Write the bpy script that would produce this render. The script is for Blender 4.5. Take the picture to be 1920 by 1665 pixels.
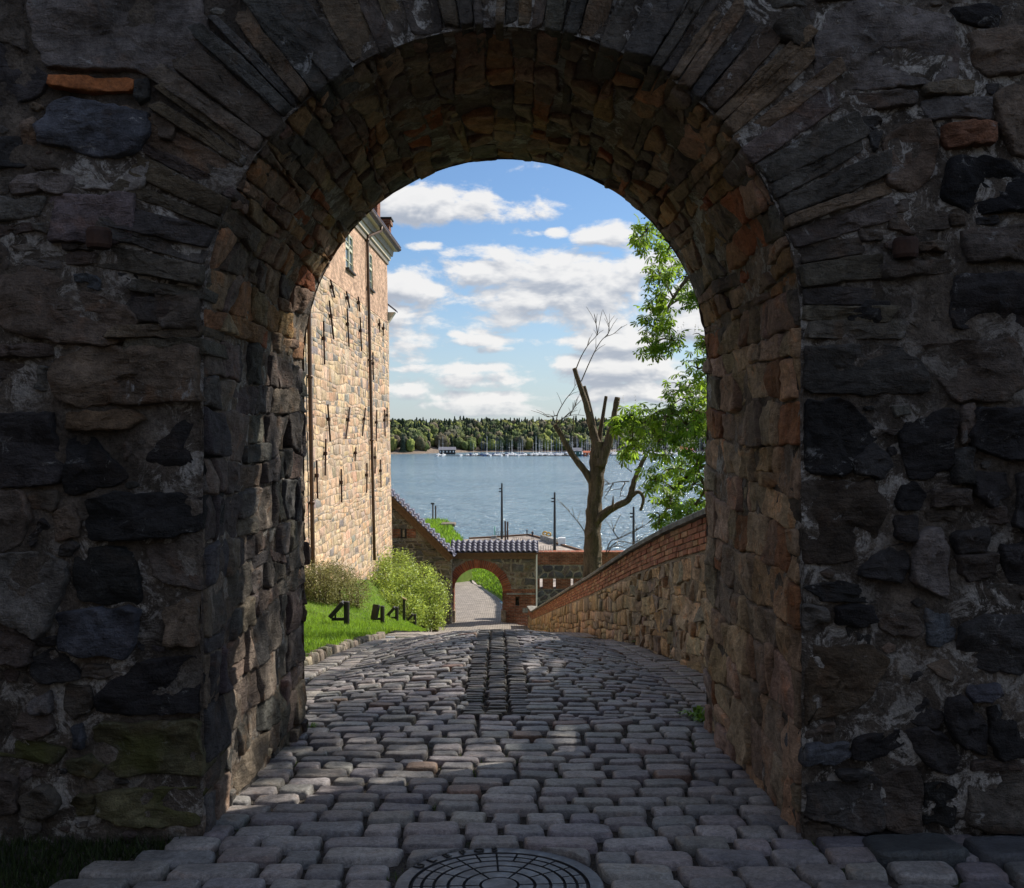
import bpy, math, random
import numpy as np
from mathutils import Vector, Matrix, noise as mnoise
R = math.radians
rng = random.Random(7)
nrg = np.random.default_rng(7)
scene = bpy.context.scene
for o in list(bpy.data.objects):
    bpy.data.objects.remove(o)

# ------------------------------------------------------------------ camera
F = 1800.0; CX = 960.0; HY = 808.0; CAMZ = 1.5
cam = bpy.data.cameras.new("camera"); cam_o = bpy.data.objects.new("camera", cam)
scene.collection.objects.link(cam_o); scene.camera = cam_o
cam.sensor_width = 36.0; cam.sensor_fit = 'HORIZONTAL'; cam.lens = F / 1920 * 36
cam.shift_y = -(832.5 - HY) / 1920
cam.clip_start = 0.05; cam.clip_end = 9000
cam_o.location = (0, 0, CAMZ); cam_o.rotation_euler = (R(90), 0, 0)

# ------------------------------------------------------------------ light
SUN_AZ, SUN_EL = 56.0, 41.0
D_SUN = Vector((math.sin(R(SUN_AZ)) * math.cos(R(SUN_EL)), math.cos(R(SUN_AZ)) * math.cos(R(SUN_EL)), math.sin(R(SUN_EL))))
sun = bpy.data.lights.new("sun", 'SUN'); sun.energy = 4.5; sun.angle = R(0.53); sun.color = (1.0, 0.93, 0.82)
sun_o = bpy.data.objects.new("sun", sun); scene.collection.objects.link(sun_o)
sun_o.rotation_euler = D_SUN.to_track_quat('Z', 'Y').to_euler(); sun_o.location = (30, 20, 40)

world = bpy.data.worlds.new("World"); scene.world = world; world.use_nodes = True
scene.view_settings.view_transform = 'Standard'; scene.view_settings.look = 'None'
scene.view_settings.exposure = 0.58; scene.view_settings.gamma = 1.0
scene.view_settings.use_curve_mapping = False
scene.cycles.use_denoising = True
world.cycles.sampling_method = 'MANUAL'; world.cycles.sample_map_resolution = 512
scene.cycles.use_adaptive_sampling = True; scene.cycles.adaptive_threshold = .012
scene.cycles.max_bounces = 7; scene.cycles.diffuse_bounces = 4; scene.cycles.glossy_bounces = 3
scene.cycles.transmission_bounces = 4; scene.cycles.transparent_max_bounces = 6
scene.cycles.caustics_reflective = False; scene.cycles.caustics_refractive = False

class NT:
    """small node-tree helper"""
    def __init__(s, tree): s.t = tree; s.n = tree.nodes; s.l = tree.links
    def new(s, kind, **kw):
        n = s.n.new(kind)
        for k, v in kw.items(): setattr(n, k, v)
        return n
    def link(s, a, b): s.l.new(a, b)
    def put(s, sock, v):
        if isinstance(v, bpy.types.NodeSocket): s.l.new(v, sock)
        elif v is not None: sock.default_value = v
    def math(s, op, a, b=None, c=None, clamp=False):
        n = s.new('ShaderNodeMath', operation=op, use_clamp=clamp)
        s.put(n.inputs[0], a); s.put(n.inputs[1], b); s.put(n.inputs[2], c)
        return n.outputs[0]
    def mixc(s, f, a, b, mode='MIX'):
        n = s.new('ShaderNodeMix', data_type='RGBA', blend_type=mode)
        s.put(n.inputs[0], f); s.put(n.inputs[6], a); s.put(n.inputs[7], b)
        return n.outputs[2]
    def noise(s, vec, scale, detail=4, rough=.55, dist=0.0, out='Fac'):
        n = s.new('ShaderNodeTexNoise'); s.put(n.inputs['Vector'], vec)
        n.inputs['Scale'].default_value = scale; n.inputs['Detail'].default_value = detail
        n.inputs['Roughness'].default_value = rough; n.inputs['Distortion'].default_value = dist
        return n.outputs[out]
    def ramp(s, f, lo, hi, a=0.0, b=1.0, smooth=False):
        n = s.new('ShaderNodeMapRange', interpolation_type='SMOOTHSTEP' if smooth else 'LINEAR')
        s.put(n.inputs[0], f); n.inputs[1].default_value = lo; n.inputs[2].default_value = hi
        n.inputs[3].default_value = a; n.inputs[4].default_value = b
        return n.outputs[0]
    def comb(s, x, y, z=0.0):
        n = s.new('ShaderNodeCombineXYZ'); s.put(n.inputs[0], x); s.put(n.inputs[1], y); s.put(n.inputs[2], z)
        return n.outputs[0]

def build_sky():
    # broken cumulus over a clear-sky model; cloud cover is a function of direction only
    clouds = [(800,385,105,36),(900,392,95,28),(990,396,75,30),(985,440,36,11),(1040,442,22,10),(800,466,36,10),(1150,447,62,22),
              (790,540,75,34),(900,520,150,52),(960,560,240,50),(1060,515,130,38),(1000,602,260,30),(1140,560,120,45),(1240,600,130,60),
              (775,655,105,38),(855,628,22,12),(940,655,60,9),(1000,712,170,24),(1150,690,150,30),(760,735,62,26),(905,766,230,18),(1190,740,160,22),
              (1000,640,280,14),(870,690,150,13),(1160,640,150,26),(830,590,120,24),(1010,745,260,15),(1210,505,80,28),(740,590,60,25)]
    def cover_group(name, det):
        grp = bpy.data.node_groups.new(name, 'ShaderNodeTree')
        grp.interface.new_socket("uv", in_out='INPUT', socket_type='NodeSocketVector')
        grp.interface.new_socket("d", in_out='OUTPUT', socket_type='NodeSocketFloat')
        g = NT(grp); gi = g.new('NodeGroupInput'); go = g.new('NodeGroupOutput'); uv = gi.outputs[0]
        def vm(op, a, b=None, c=None):
            n = g.new('ShaderNodeVectorMath', operation=op); g.put(n.inputs[0], a); g.put(n.inputs[1], b); g.put(n.inputs[2], c); return n
        big = g.noise(vm('MULTIPLY_ADD', uv, (1, 2.0, 0), (0, 0, 3.7)).outputs[0], 11.0, det, .60, .2)
        wid = g.noise(vm('MULTIPLY_ADD', uv, (1, 3.2, 0), (0, 0, 9.1)).outputs[0], 3.4, 2, .5)
        acc = None
        for (px, py, ru, rv) in clouds:
            q = vm('MULTIPLY_ADD', uv, (F/ru, F/rv, 0), (-(px-CX)/ru, -(HY-py)/rv, 0)).outputs[0]
            d = vm('DOT_PRODUCT', q, q).outputs['Value']
            acc = d if acc is None else g.math('MINIMUM', acc, d)
        acc = g.math('SUBTRACT', 1.12, g.math('MINIMUM', g.math('POWER', acc, .75), 1.85))
        # the same broken cover all round the sky
        gen = g.math('MULTIPLY', g.math('SUBTRACT', wid, .50), 7.0)
        sp = g.new('ShaderNodeSeparateXYZ'); g.link(uv, sp.inputs[0])
        away = g.math('MAXIMUM', g.ramp(g.math('ABSOLUTE', sp.outputs[0]), .20, .36), g.ramp(sp.outputs[1], .28, .44))
        n = g.new('ShaderNodeMix', data_type='FLOAT'); g.put(n.inputs[0], away); g.put(n.inputs[2], acc); g.put(n.inputs[3], gen)
        g.link(g.math('MULTIPLY_ADD', g.math('SUBTRACT', big, .50), 6.6, n.outputs[0]), go.inputs[0])
        return grp
    fine, soft = cover_group('cloud_cover', 7), cover_group('cloud_cover_soft', 4)

    w = NT(world.node_tree); w.n.clear()
    out = w.new('ShaderNodeOutputWorld'); bg = w.new('ShaderNodeBackground')
    sky = w.new('ShaderNodeTexSky', sky_type='NISHITA', sun_disc=False)
    sky.sun_elevation = R(SUN_EL); sky.sun_rotation = R(SUN_AZ); sky.altitude = 20; sky.air_density = 1.1; sky.dust_density = 0.6; sky.ozone_density = 1.6
    tc = w.new('ShaderNodeTexCoord'); sep = w.new('ShaderNodeSeparateXYZ'); w.link(tc.outputs['Generated'], sep.inputs[0])
    u = w.math('ARCTAN2', sep.outputs[0], sep.outputs[1])
    hyp = w.math('SQRT', w.math('ADD', w.math('MULTIPLY', sep.outputs[0], sep.outputs[0]), w.math('MULTIPLY', sep.outputs[1], sep.outputs[1])))
    v = w.math('ARCTAN2', sep.outputs[2], hyp)
    def cover(du, dv):
        n = w.new('ShaderNodeGroup'); n.node_tree = soft if dv else fine
        w.link(w.comb(w.math('ADD', u, du), w.math('ADD', v, dv)), n.inputs[0])
        return n.outputs[0]
    d0, d1 = cover(0, 0), cover(.004, .012)
    mask = w.ramp(d0, -.15, .75, 0, 1, True)
    mask = w.math('MULTIPLY', mask, w.ramp(v, -.01, .03))
    top = w.ramp(w.math('SUBTRACT', d0, d1), -1.0, .9, 0, 1, True)
    thick = w.ramp(d0, .3, 2.2)
    lit = w.math('SUBTRACT', w.math('ADD', w.math('MULTIPLY', top, .95), .22), w.math('MULTIPLY', thick, .24), clamp=False)
    cc = w.mixc(lit, (3.2, 3.65, 4.5, 1), (8.3, 8.2, 8.1, 1))
    hz = w.ramp(v, 0.0, .20, .45, 0.0, True)
    blue = w.mixc(hz, w.mixc(1.0, sky.outputs[0], (.72, .90, 1.13, 1), 'MULTIPLY'), (6.0, 6.7, 7.7, 1))
    col = w.mixc(w.math('MULTIPLY', mask, .95), blue, cc)
    w.link(col, bg.inputs[0]); bg.inputs[1].default_value = 0.074
    w.link(bg.outputs[0], out.inputs[0])
build_sky()

# ------------------------------------------------------------------ helpers
def P(px, py, Y): return Vector(((px - CX) / F * Y, Y, CAMZ + (HY - py) / F * Y))
def lerp(a, b, t): return a + (b - a) * t
def interp(x, xs, ys): return float(np.interp(x, xs, ys))
def clamp(x, a=0., b=1.): return max(a, min(b, x))
def fbm(p, o=4):
    s = 0; a = 1; q = Vector(p)
    for i in range(o):
        s += a * mnoise.noise(q); q = q * 2.03 + Vector((7.1, 3.3, 1.7)); a *= .5
    return s

COL = scene.collection
MATS = {}
def link(o, parent=None, **props):
    COL.objects.link(o)
    if parent is not None:
        o.parent = parent; o.matrix_parent_inverse = Matrix.Translation(-parent.location)
    for k, v in props.items():
        if v is not None: o[k] = v
    return o
def empty(name, loc=(0, 0, 0), **props):
    o = bpy.data.objects.new(name, None); o.location = loc; o.empty_display_size = .2
    return link(o, None, **props)
def mesh_data(name, verts, faces, mat=None, tints=None, smooth=True):
    me = bpy.data.meshes.new(name); me.from_pydata([tuple(v) for v in verts], [], faces)
    if tints is not None:
        a = me.color_attributes.new("tint", 'FLOAT_COLOR', 'POINT')
        arr = np.ones((len(verts), 4), np.float32)
        t = np.asarray(tints, np.float32)
        arr[:, :3] = t if t.ndim == 2 else t[None, :]
        a.data.foreach_set('color', arr.ravel())
    if smooth: me.polygons.foreach_set('use_smooth', [True] * len(me.polygons))
    if mat is not None: me.materials.append(MATS[mat] if isinstance(mat, str) else mat)
    me.update(); return me
def obj(name, verts, faces, mat, parent=None, tints=None, smooth=True, **props):
    me = mesh_data(name, verts, faces, mat, tints, smooth)
    o = bpy.data.objects.new(name, me)
    return link(o, parent, **props)
def tri_mesh(name, V, T, mat, parent=None, tint=None, smooth=False, **props):
    """numpy vertices (n,3) and faces (m,k)"""
    me = bpy.data.meshes.new(name); V = np.asarray(V, np.float32); T = np.asarray(T, np.int32)
    k = T.shape[1]; me.vertices.add(len(V)); me.vertices.foreach_set('co', V.ravel())
    me.loops.add(T.size); me.loops.foreach_set('vertex_index', T.ravel())
    me.polygons.add(len(T)); me.polygons.foreach_set('loop_start', np.arange(0, T.size, k, dtype=np.int32))
    try: me.polygons.foreach_set('loop_total', np.full(len(T), k, np.int32))
    except Exception: pass
    me.update(calc_edges=True); me.validate()
    if tint is not None:
        a = me.color_attributes.new("tint", 'FLOAT_COLOR', 'POINT')
        arr = np.ones((len(V), 4), np.float32); arr[:, :3] = tint; a.data.foreach_set('color', arr.ravel())
    if smooth: me.polygons.foreach_set('use_smooth', [True] * len(me.polygons))
    me.materials.append(MATS[mat]); o = bpy.data.objects.new(name, me)
    return link(o, parent, **props)

class MB:
    """collects shapes that belong to one piece"""
    def __init__(s): s.v = []; s.f = []; s.t = []
    def add(s, v, f, t=(1, 1, 1)):
        n = len(s.v); s.v += [Vector(p) for p in v]; s.f += [tuple(i + n for i in q) for q in f]; s.t += [t] * len(v)
    def box(s, a, b, t=(1, 1, 1), bev=0.0, M=None):
        (x0, y0, z0), (x1, y1, z1) = a, b
        if bev <= 0:
            v = [(x0,y0,z0),(x1,y0,z0),(x1,y1,z0),(x0,y1,z0),(x0,y0,z1),(x1,y0,z1),(x1,y1,z1),(x0,y1,z1)]
            f = [(3,2,1,0),(4,5,6,7),(0,1,5,4),(1,2,6,5),(2,3,7,6),(3,0,4,7)]
        else:
            e = bev
            def ring(z, i): return [(x0+i,y0+e,z),(x0+e,y0+i,z),(x1-e,y0+i,z),(x1-i,y0+e,z),(x1-i,y1-e,z),(x1-e,y1-i,z),(x0+e,y1-i,z),(x0+i,y1-e,z)]
            v = ring(z0, e*.6) + ring(z0+e, 0) + ring(z1-e, 0) + ring(z1, e*.6)
            f = [tuple(reversed(range(8))), tuple(range(24, 32))]
            for r in range(3):
                for i in range(8): j = (i+1) % 8; f.append((r*8+i, r*8+j, r*8+8+j, r*8+8+i))
        if M is not None: v = [M @ Vector(p) for p in v]
        s.add(v, f, t)
    def tube(s, path, rad, n=10, t=(1, 1, 1), rough=0.0, cap=True, seed=0):
        path = [Vector(p) for p in path]
        if not hasattr(rad, '__len__'): rad = [rad] * len(path)
        v = []; f = []; up = Vector((.13, .21, 1)).normalized(); prev = None
        for i, p in enumerate(path):
            d = (path[min(i+1, len(path)-1)] - path[max(i-1, 0)])
            d = d.normalized() if d.length > 1e-9 else Vector((0, 0, 1))
            if prev is None:
                a = d.orthogonal().normalized() if abs(d.dot(up)) > .95 else d.cross(up).normalized()
            else:
                a = prev - d * prev.dot(d); a = a.normalized() if a.length > 1e-6 else d.orthogonal().normalized()
            prev = a; b = d.cross(a)
            for k in range(n):
                an = 2 * math.pi * k / n; q = a * math.cos(an) + b * math.sin(an); r = rad[i]
                if rough: r *= 1 + rough * (mnoise.noise((p + q * rad[i]) * (1.2 / max(rad[0], .02)) + Vector((seed, 0, 0))) + .5 * mnoise.noise((p + q * rad[i]) * (3.1 / max(rad[0], .02))))
                v.append(p + q * r)
        for i in range(len(path) - 1):
            for k in range(n):
                j = (k+1) % n; f.append((i*n+k, i*n+j, (i+1)*n+j, (i+1)*n+k))
        if cap: f.append(tuple(reversed(range(n)))); f.append(tuple(range((len(path)-1)*n, len(path)*n)))
        s.add(v, f, t)
    def build(s, name, mat, parent=None, smooth=False, **props):
        return obj(name, s.v, s.f, mat, parent, tints=s.t, smooth=smooth, **props)
def smooth_path(pts, k=4):
    pts = [Vector(p) for p in pts]; out = []
    for i in range(len(pts) - 1):
        p0 = pts[max(i-1, 0)]; p1 = pts[i]; p2 = pts[i+1]; p3 = pts[min(i+2, len(pts)-1)]
        for j in range(k):
            t = j / k
            out.append(.5 * ((2*p1) + (p2-p0)*t + (2*p0-5*p1+4*p2-p3)*t*t + (3*p1-p0-3*p2+p3)*t*t*t))
    return out + [pts[-1]]

# ------------------------------------------------------------------ materials
def mat(name): m = bpy.data.materials.new(name); m.use_nodes = True; MATS[name] = m; t = NT(m.node_tree); return m, t, t.n['Principled BSDF']
def finish(t, b, col, rough, height=None, strength=.5, dist=.02, spec=.3):
    t.put(b.inputs['Base Color'], col); t.put(b.inputs['Roughness'], rough); b.inputs['Specular IOR Level'].default_value = spec
    if height is not None:
        n = t.new('ShaderNodeBump'); n.inputs['Strength'].default_value = strength; n.inputs['Distance'].default_value = dist
        t.link(height, n.inputs['Height']); t.link(n.outputs[0], b.inputs['Normal'])
def pos(t): return t.new('ShaderNodeNewGeometry').outputs['Position']
def tintn(t): n = t.new('ShaderNodeAttribute'); n.attribute_name = 'tint'; return n.outputs['Color']
def gray(t, f): return t.comb(f, f, f)
def scalev(t, v, s): n = t.new('ShaderNodeVectorMath', operation='MULTIPLY'); t.link(v, n.inputs[0]); n.inputs[1].default_value = s; return n.outputs[0]

def stone_mat(name, sc=1.0, lichen=.0, lo=.55, hi=1.5, strength=.7, dist=.02, warm=.35, rough=.85, moss=0.0):
    m, t, b = mat(name); p = pos(t)
    n1 = t.noise(p, 3.5 * sc, 4, .62, .4); n2 = t.noise(p, 22 * sc, 5, .7, .2); n3 = t.noise(p, 120 * sc, 2, .6)
    var = t.math('MULTIPLY', t.ramp(n1, .28, .72, lo, hi), t.ramp(n2, .25, .75, .5, 1.55))
    var = t.math('MULTIPLY', var, t.ramp(n3, .2, .8, .7, 1.32))
    col = t.mixc(1.0, tintn(t), gray(t, var), 'MULTIPLY')
    iron = t.ramp(t.noise(p, 5.2 * sc, 3, .65, .6), .56, .72, 0, warm)
    col = t.mixc(iron, col, t.mixc(1.0, col, (1.55, .95, .55, 1), 'MULTIPLY'))
    if moss:
        mz = t.math('MULTIPLY', t.ramp(t.noise(p, 4 * sc, 6, .6), .48, .62, 0, moss), 1.0)
        col = t.mixc(mz, col, (.055, .06, .012, 1))
    if lichen:
        l = t.math('MULTIPLY', t.ramp(t.noise(p, 8 * sc, 7, .74, .8), .60, .66, 0, 1), t.ramp(t.noise(p, 1.9, 2), .42, .56, 0, lichen))
        col = t.mixc(l, col, (.30, .30, .29, 1))
    strat = t.noise(scalev(t, p, (3.0, 3.0, 14.0)), 2.2 * sc, 4, .6, .5)
    h = t.math('ADD', t.math('ADD', t.math('MULTIPLY', n2, .9), t.math('MULTIPLY', strat, .7)), t.math('MULTIPLY', n3, .18))
    finish(t, b, col, rough, h, strength, dist)
    return m

def make_materials():
    stone_mat('stone', 1.0, lichen=.8, strength=1.0, dist=.03)
    stone_mat('stone_moss', 1.0, lichen=.4, strength=.9, dist=.022, moss=.8)
    stone_mat('vault_stone', 1.3, lichen=.25, strength=1.0, dist=.02, warm=.5)
    stone_mat('cobble', 2.2, lichen=.0, lo=.68, hi=1.32, strength=.9, dist=.010, warm=.2, rough=.50)
    stone_mat('wall_stone', 1.2, lichen=.1, strength=.8, dist=.02, warm=.4)
    stone_mat('far_stone', .6, lichen=.0, strength=.6, dist=.03, warm=.45)
    stone_mat('brick', 2.2, lichen=.12, lo=.7, hi=1.3, strength=.5, dist=.008, warm=.2)
    # mortar
    def mortar(name, c, white, sc=1.0):
        m, t, b = mat(name); p = pos(t)
        n1 = t.noise(p, 2.6 * sc, 4, .6, .3); n2 = t.noise(p, 55 * sc, 4, .75); n3 = t.noise(p, 13 * sc, 5, .68)
        col = t.mixc(t.ramp(n1, .35, .65), tuple(x * .5 for x in c) + (1,), tuple(x * 1.3 for x in c) + (1,))
        col = t.mixc(1, col, gray(t, t.ramp(n3, .3, .7, .62, 1.35)), 'MULTIPLY')
        w = t.math('MULTIPLY', t.ramp(t.noise(p, 7 * sc, 6, .78, .9), .49, .56), t.ramp(t.noise(p, 1.0, 2), .40, .54, 0, white))
        col = t.mixc(w, col, (.44, .42, .385, 1))
        col = t.mixc(1, col, gray(t, t.ramp(n2, .25, .75, .45, 1.5)), 'MULTIPLY')
        finish(t, b, col, .95, t.math('ADD', t.math('MULTIPLY', n2, .55), n3), 1.0, .035)
    mortar('mortar', (.125, .104, .084), 1.0)
    mortar('vault_mortar', (.19, .145, .108), .8)
    mortar('wall_mortar', (.33, .245, .16), .3)
    mortar('facade_mortar', (.47, .36, .26), .5, .5)
    mortar('gate_mortar', (.24, .20, .15), .5, .5)
    mortar('concrete', (.30, .29, .27), .2)
    mortar('coping', (.27, .255, .225), .15)
    mortar('pier_paving', (.34, .29, .25), .1, .05)
    # dirt and gravel
    m, t, b = mat('dirt'); p = pos(t)
    vo = t.new('ShaderNodeTexVoronoi'); t.link(p, vo.inputs['Vector']); vo.inputs['Scale'].default_value = 85
    c = t.mixc(t.noise(p, 4, 5), (.034, .029, .025, 1), (.066, .056, .047, 1))
    c = t.mixc(1, c, gray(t, t.ramp(vo.outputs['Color'], 0, 1, .5, 1.7)), 'MULTIPLY')
    c = t.mixc(t.ramp(t.noise(p, 3.1, 6, .6), .60, .68), c, (.022, .04, .008, 1))
    finish(t, b, c, .95, t.math('ADD', vo.outputs['Distance'], t.noise(p, 30, 5)), .9, .012)
    # soil / turf
    m, t, b = mat('turf'); p = pos(t)
    c = t.mixc(t.ramp(t.noise(p, .8, 6), .3, .7), (.08, .15, .014, 1), (.17, .235, .035, 1))
    c = t.mixc(t.ramp(t.noise(p, 18, 6, .7), .3, .7), t.mixc(.45, c, (.03, .05, .01, 1)), c)
    finish(t, b, c, .95, t.noise(p, 45, 5, .7), .9, .05)
    # far cobbled lane
    m, t, b = mat('setts'); p = pos(t)
    br = t.new('ShaderNodeTexBrick'); t.link(scalev(t, p, (1, 1, 0)), br.inputs['Vector'])
    br.inputs['Scale'].default_value = 1.0; br.inputs['Brick Width'].default_value = .24; br.inputs['Row Height'].default_value = .15
    br.inputs['Mortar Size'].default_value = .014; br.inputs['Color1'].default_value = (.27, .235, .205, 1); br.inputs['Color2'].default_value = (.36, .315, .275, 1); br.inputs['Mortar'].default_value = (.08, .07, .055, 1)
    c = t.mixc(1, br.outputs[0], gray(t, t.ramp(t.noise(p, 1.6, 6), .3, .7, .75, 1.2)), 'MULTIPLY')
    finish(t, b, c, .8, t.math('ADD', t.math('MULTIPLY', br.outputs[1], -1.0), t.math('MULTIPLY', t.noise(p, 9, 4), .6)), .9, .03)
    # brickwork seen from afar (courses below a few pixels)
    def brickwork(name, c1, c2, mo, axis):
        m, t, b = mat(name); p = pos(t); sp = t.new('ShaderNodeSeparateXYZ'); t.link(p, sp.inputs[0])
        br = t.new('ShaderNodeTexBrick'); t.link(t.comb(sp.outputs[axis], sp.outputs[2]), br.inputs['Vector'])
        br.inputs['Scale'].default_value = 1.0; br.inputs['Brick Width'].default_value = .25; br.inputs['Row Height'].default_value = .08
        br.inputs['Mortar Size'].default_value = .011; br.inputs['Color1'].default_value = c1; br.inputs['Color2'].default_value = c2; br.inputs['Mortar'].default_value = mo
        c = t.mixc(1, br.outputs[0], gray(t, t.ramp(t.noise(p, 1.3, 5, .65), .3, .7, .66, 1.28)), 'MULTIPLY')
        c = t.mixc(1, c, gray(t, t.ramp(t.noise(p, 7, 4, .7), .3, .7, .62, 1.35)), 'MULTIPLY')
        c = t.mixc(1, c, gray(t, t.ramp(t.noise(scalev(t, p, (2.2, 2.2, 9.0)), 1.0, 3, .7), .32, .68, .6, 1.38)), 'MULTIPLY')
        finish(t, b, c, .9, t.math('ADD', t.math('MULTIPLY', br.outputs[1], -1.0), t.math('MULTIPLY', t.noise(p, 14, 4), .5)), .9, .03)
    brickwork('brick_facade', (.52, .315, .205, 1), (.40, .235, .155, 1), (.58, .45, .34, 1), 1)
    brickwork('brick_gate', (.27, .085, .04, 1), (.19, .058, .03, 1), (.24, .18, .13, 1), 0)
    # water
    m, t, b = mat('water'); p = pos(t)
    n1 = t.noise(scalev(t, p, (.8, 1.0, 1)), .15, 5, .7); n2 = t.noise(scalev(t, p, (.5, 1, 1)), .03, 3, .6); n3 = t.noise(scalev(t, p, (.25, 1, 1)), .012, 4, .55)
    c = t.mixc(t.ramp(n3, .35, .65), (.125, .21, .27, 1), (.16, .25, .31, 1))
    h = t.math('ADD', t.math('MULTIPLY', n1, 4.0), t.math('MULTIPLY', n2, 8.0))
    finish(t, b, c, .16, h, 1.0, 1.0, .5)
    # foliage
    def leaf(name, c, tr, rough=.5, trans=.45):
        m, t, b = mat(name); p = pos(t)
        hs = t.ramp(t.noise(p, 1.4, 4), .3, .7, .7, 1.3)
        g = t.new('ShaderNodeNewGeometry'); ri = t.ramp(g.outputs['Random Per Island'], 0, 1, .45, 1.5)
        k = gray(t, t.math('MULTIPLY', hs, ri)); cc = t.mixc(1, c, k, 'MULTIPLY'); ct = t.mixc(1, tr, k, 'MULTIPLY')
        t.put(b.inputs['Base Color'], cc); b.inputs['Roughness'].default_value = rough; b.inputs['Specular IOR Level'].default_value = .3
        trn = t.new('ShaderNodeBsdfTranslucent'); t.put(trn.inputs[0], ct); mx = t.new('ShaderNodeMixShader'); mx.inputs[0].default_value = trans
        t.link(b.outputs[0], mx.inputs[1]); t.link(trn.outputs[0], mx.inputs[2]); t.link(mx.outputs[0], t.n['Material Output'].inputs[0])
    leaf('chestnut_leaf', (.075, .15, .022, 1), (.34, .52, .05, 1), .45, .5)
    leaf('bush_leaf', (.25, .33, .06, 1), (.46, .55, .10, 1), .45, .42)
    leaf('brown_leaf', (.20, .19, .07, 1), (.26, .25, .08, 1), .6, .3)
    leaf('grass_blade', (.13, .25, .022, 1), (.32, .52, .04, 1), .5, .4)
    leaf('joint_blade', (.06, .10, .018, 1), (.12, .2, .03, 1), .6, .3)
    leaf('verge_blade_shaded', (.035, .055, .015, 1), (.06, .10, .02, 1), .6, .3)  # verge grass: deep shade at the wall foot put into the colour
    leaf('blossom', (.55, .50, .38, 1), (.4, .35, .25, 1))
    # far trees
    m, t, b = mat('far_foliage'); p = pos(t)
    n = t.noise(p, .55, 6, .7); c = t.mixc(1, tintn(t), gray(t, t.ramp(n, .3, .7, .35, 1.6)), 'MULTIPLY')
    finish(t, b, c, .9, n, 1.0, 1.6, .1)
    # bark
    m, t, b = mat('bark'); p = pos(t)
    st = t.noise(scalev(t, p, (6, 6, 1.3)), 2.0, 6, .72, 1.0); n2 = t.noise(p, 30, 6, .7)
    c = t.mixc(t.ramp(st, .3, .7), (.055, .040, .028, 1), (.31, .235, .155, 1)); c = t.mixc(1, c, gray(t, t.ramp(n2, .2, .8, .6, 1.35)), 'MULTIPLY')
    finish(t, b, c, .9, t.math('ADD', st, t.math('MULTIPLY', n2, .4)), 1.0, .14)
    # plain finishes with a little wear
    def plain(name, c, rough=.5, metal=0, sc=8, var=.25, spec=.4):
        m, t, b = mat(name); p = pos(t)
        k = t.ramp(t.noise(p, sc, 6, .65), .3, .7, 1 - var, 1 + var); cc = t.mixc(1, c, gray(t, k), 'MULTIPLY')
        finish(t, b, cc, t.ramp(t.noise(p, sc * 2.3, 5), .3, .7, max(rough - .1, .03), min(rough + .12, 1)), t.noise(p, sc * 5, 4), .25, .01, spec); b.inputs['Metallic'].default_value = metal
    plain('black_iron', (.012, .011, .010, 1), .6, 0, 12); plain('rusty_iron', (.045, .022, .014, 1), .8, 0, 14, .5)
    plain('cast_iron', (.085, .085, .09, 1), .45, .55, 9, .3); plain('iron_groove', (.012, .012, .013, 1), .8)
    plain('copper_pipe', (.10, .058, .036, 1), .45, .3, 6); plain('cut_wood', (.42, .30, .17, 1), .8, 0, 25)
    plain('glazed_tile', (.11, .11, .155, 1), .55, 0, 6, .5, .3); plain('eave_paint', (.52, .46, .36, 1), .6, 0, 3, .12); plain('eave_trim', (.20, .17, .13, 1), .6, 0, 3, .2)
    plain('window_paint', (.55, .54, .40, 1), .5, 0, 3, .1); plain('old_timber', (.13, .07, .035, 1), .75, 0, 9, .4)
    plain('white_paint', (.78, .78, .76, 1), .4, 0, 2, .06); plain('dark_post', (.022, .020, .020, 1), .5, 0, 3); plain('rust_pile', (.075, .045, .032, 1), .7, 0, 3, .3)
    plain('yellow_paint', (.62, .36, .07, 1), .5, 0, 2); plain('mint_paint', (.45, .75, .62, 1), .4, 0, 2); plain('hull_white', (.80, .80, .80, 1), .3, 0, .3, .08)
    plain('hull_blue', (.05, .09, .2, 1), .3, 0, .3); plain('mast', (.72, .72, .72, 1), .4, 0, .3, .1); plain('red_paint', (.40, .11, .05, 1), .7, 0, .4); plain('green_paint', (.03, .10, .085, 1), .7, 0, .4)
    plain('grey_roof', (.20, .20, .23, 1), .6, 0, .3); plain('cloth', (.02, .022, .03, 1), .9, 0, 5); plain('skin', (.42, .24, .16, 1), .6, 0, 5); plain('rock', (.17, .13, .10, 1), .9, 0, .35, .5)
    plain('lamp_glass', (.35, .37, .40, 1), .15, .4, 4, .15, .8); plain('wood_deck', (.11, .09, .07, 1), .8, 0, 1)
    m, t, b = mat('window_glass'); finish(t, b, (.42, .55, .72, 1), .06, t.noise(pos(t), 1.5, 2), .10, .05, 1.0); b.inputs['Metallic'].default_value = .75
make_materials()

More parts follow.
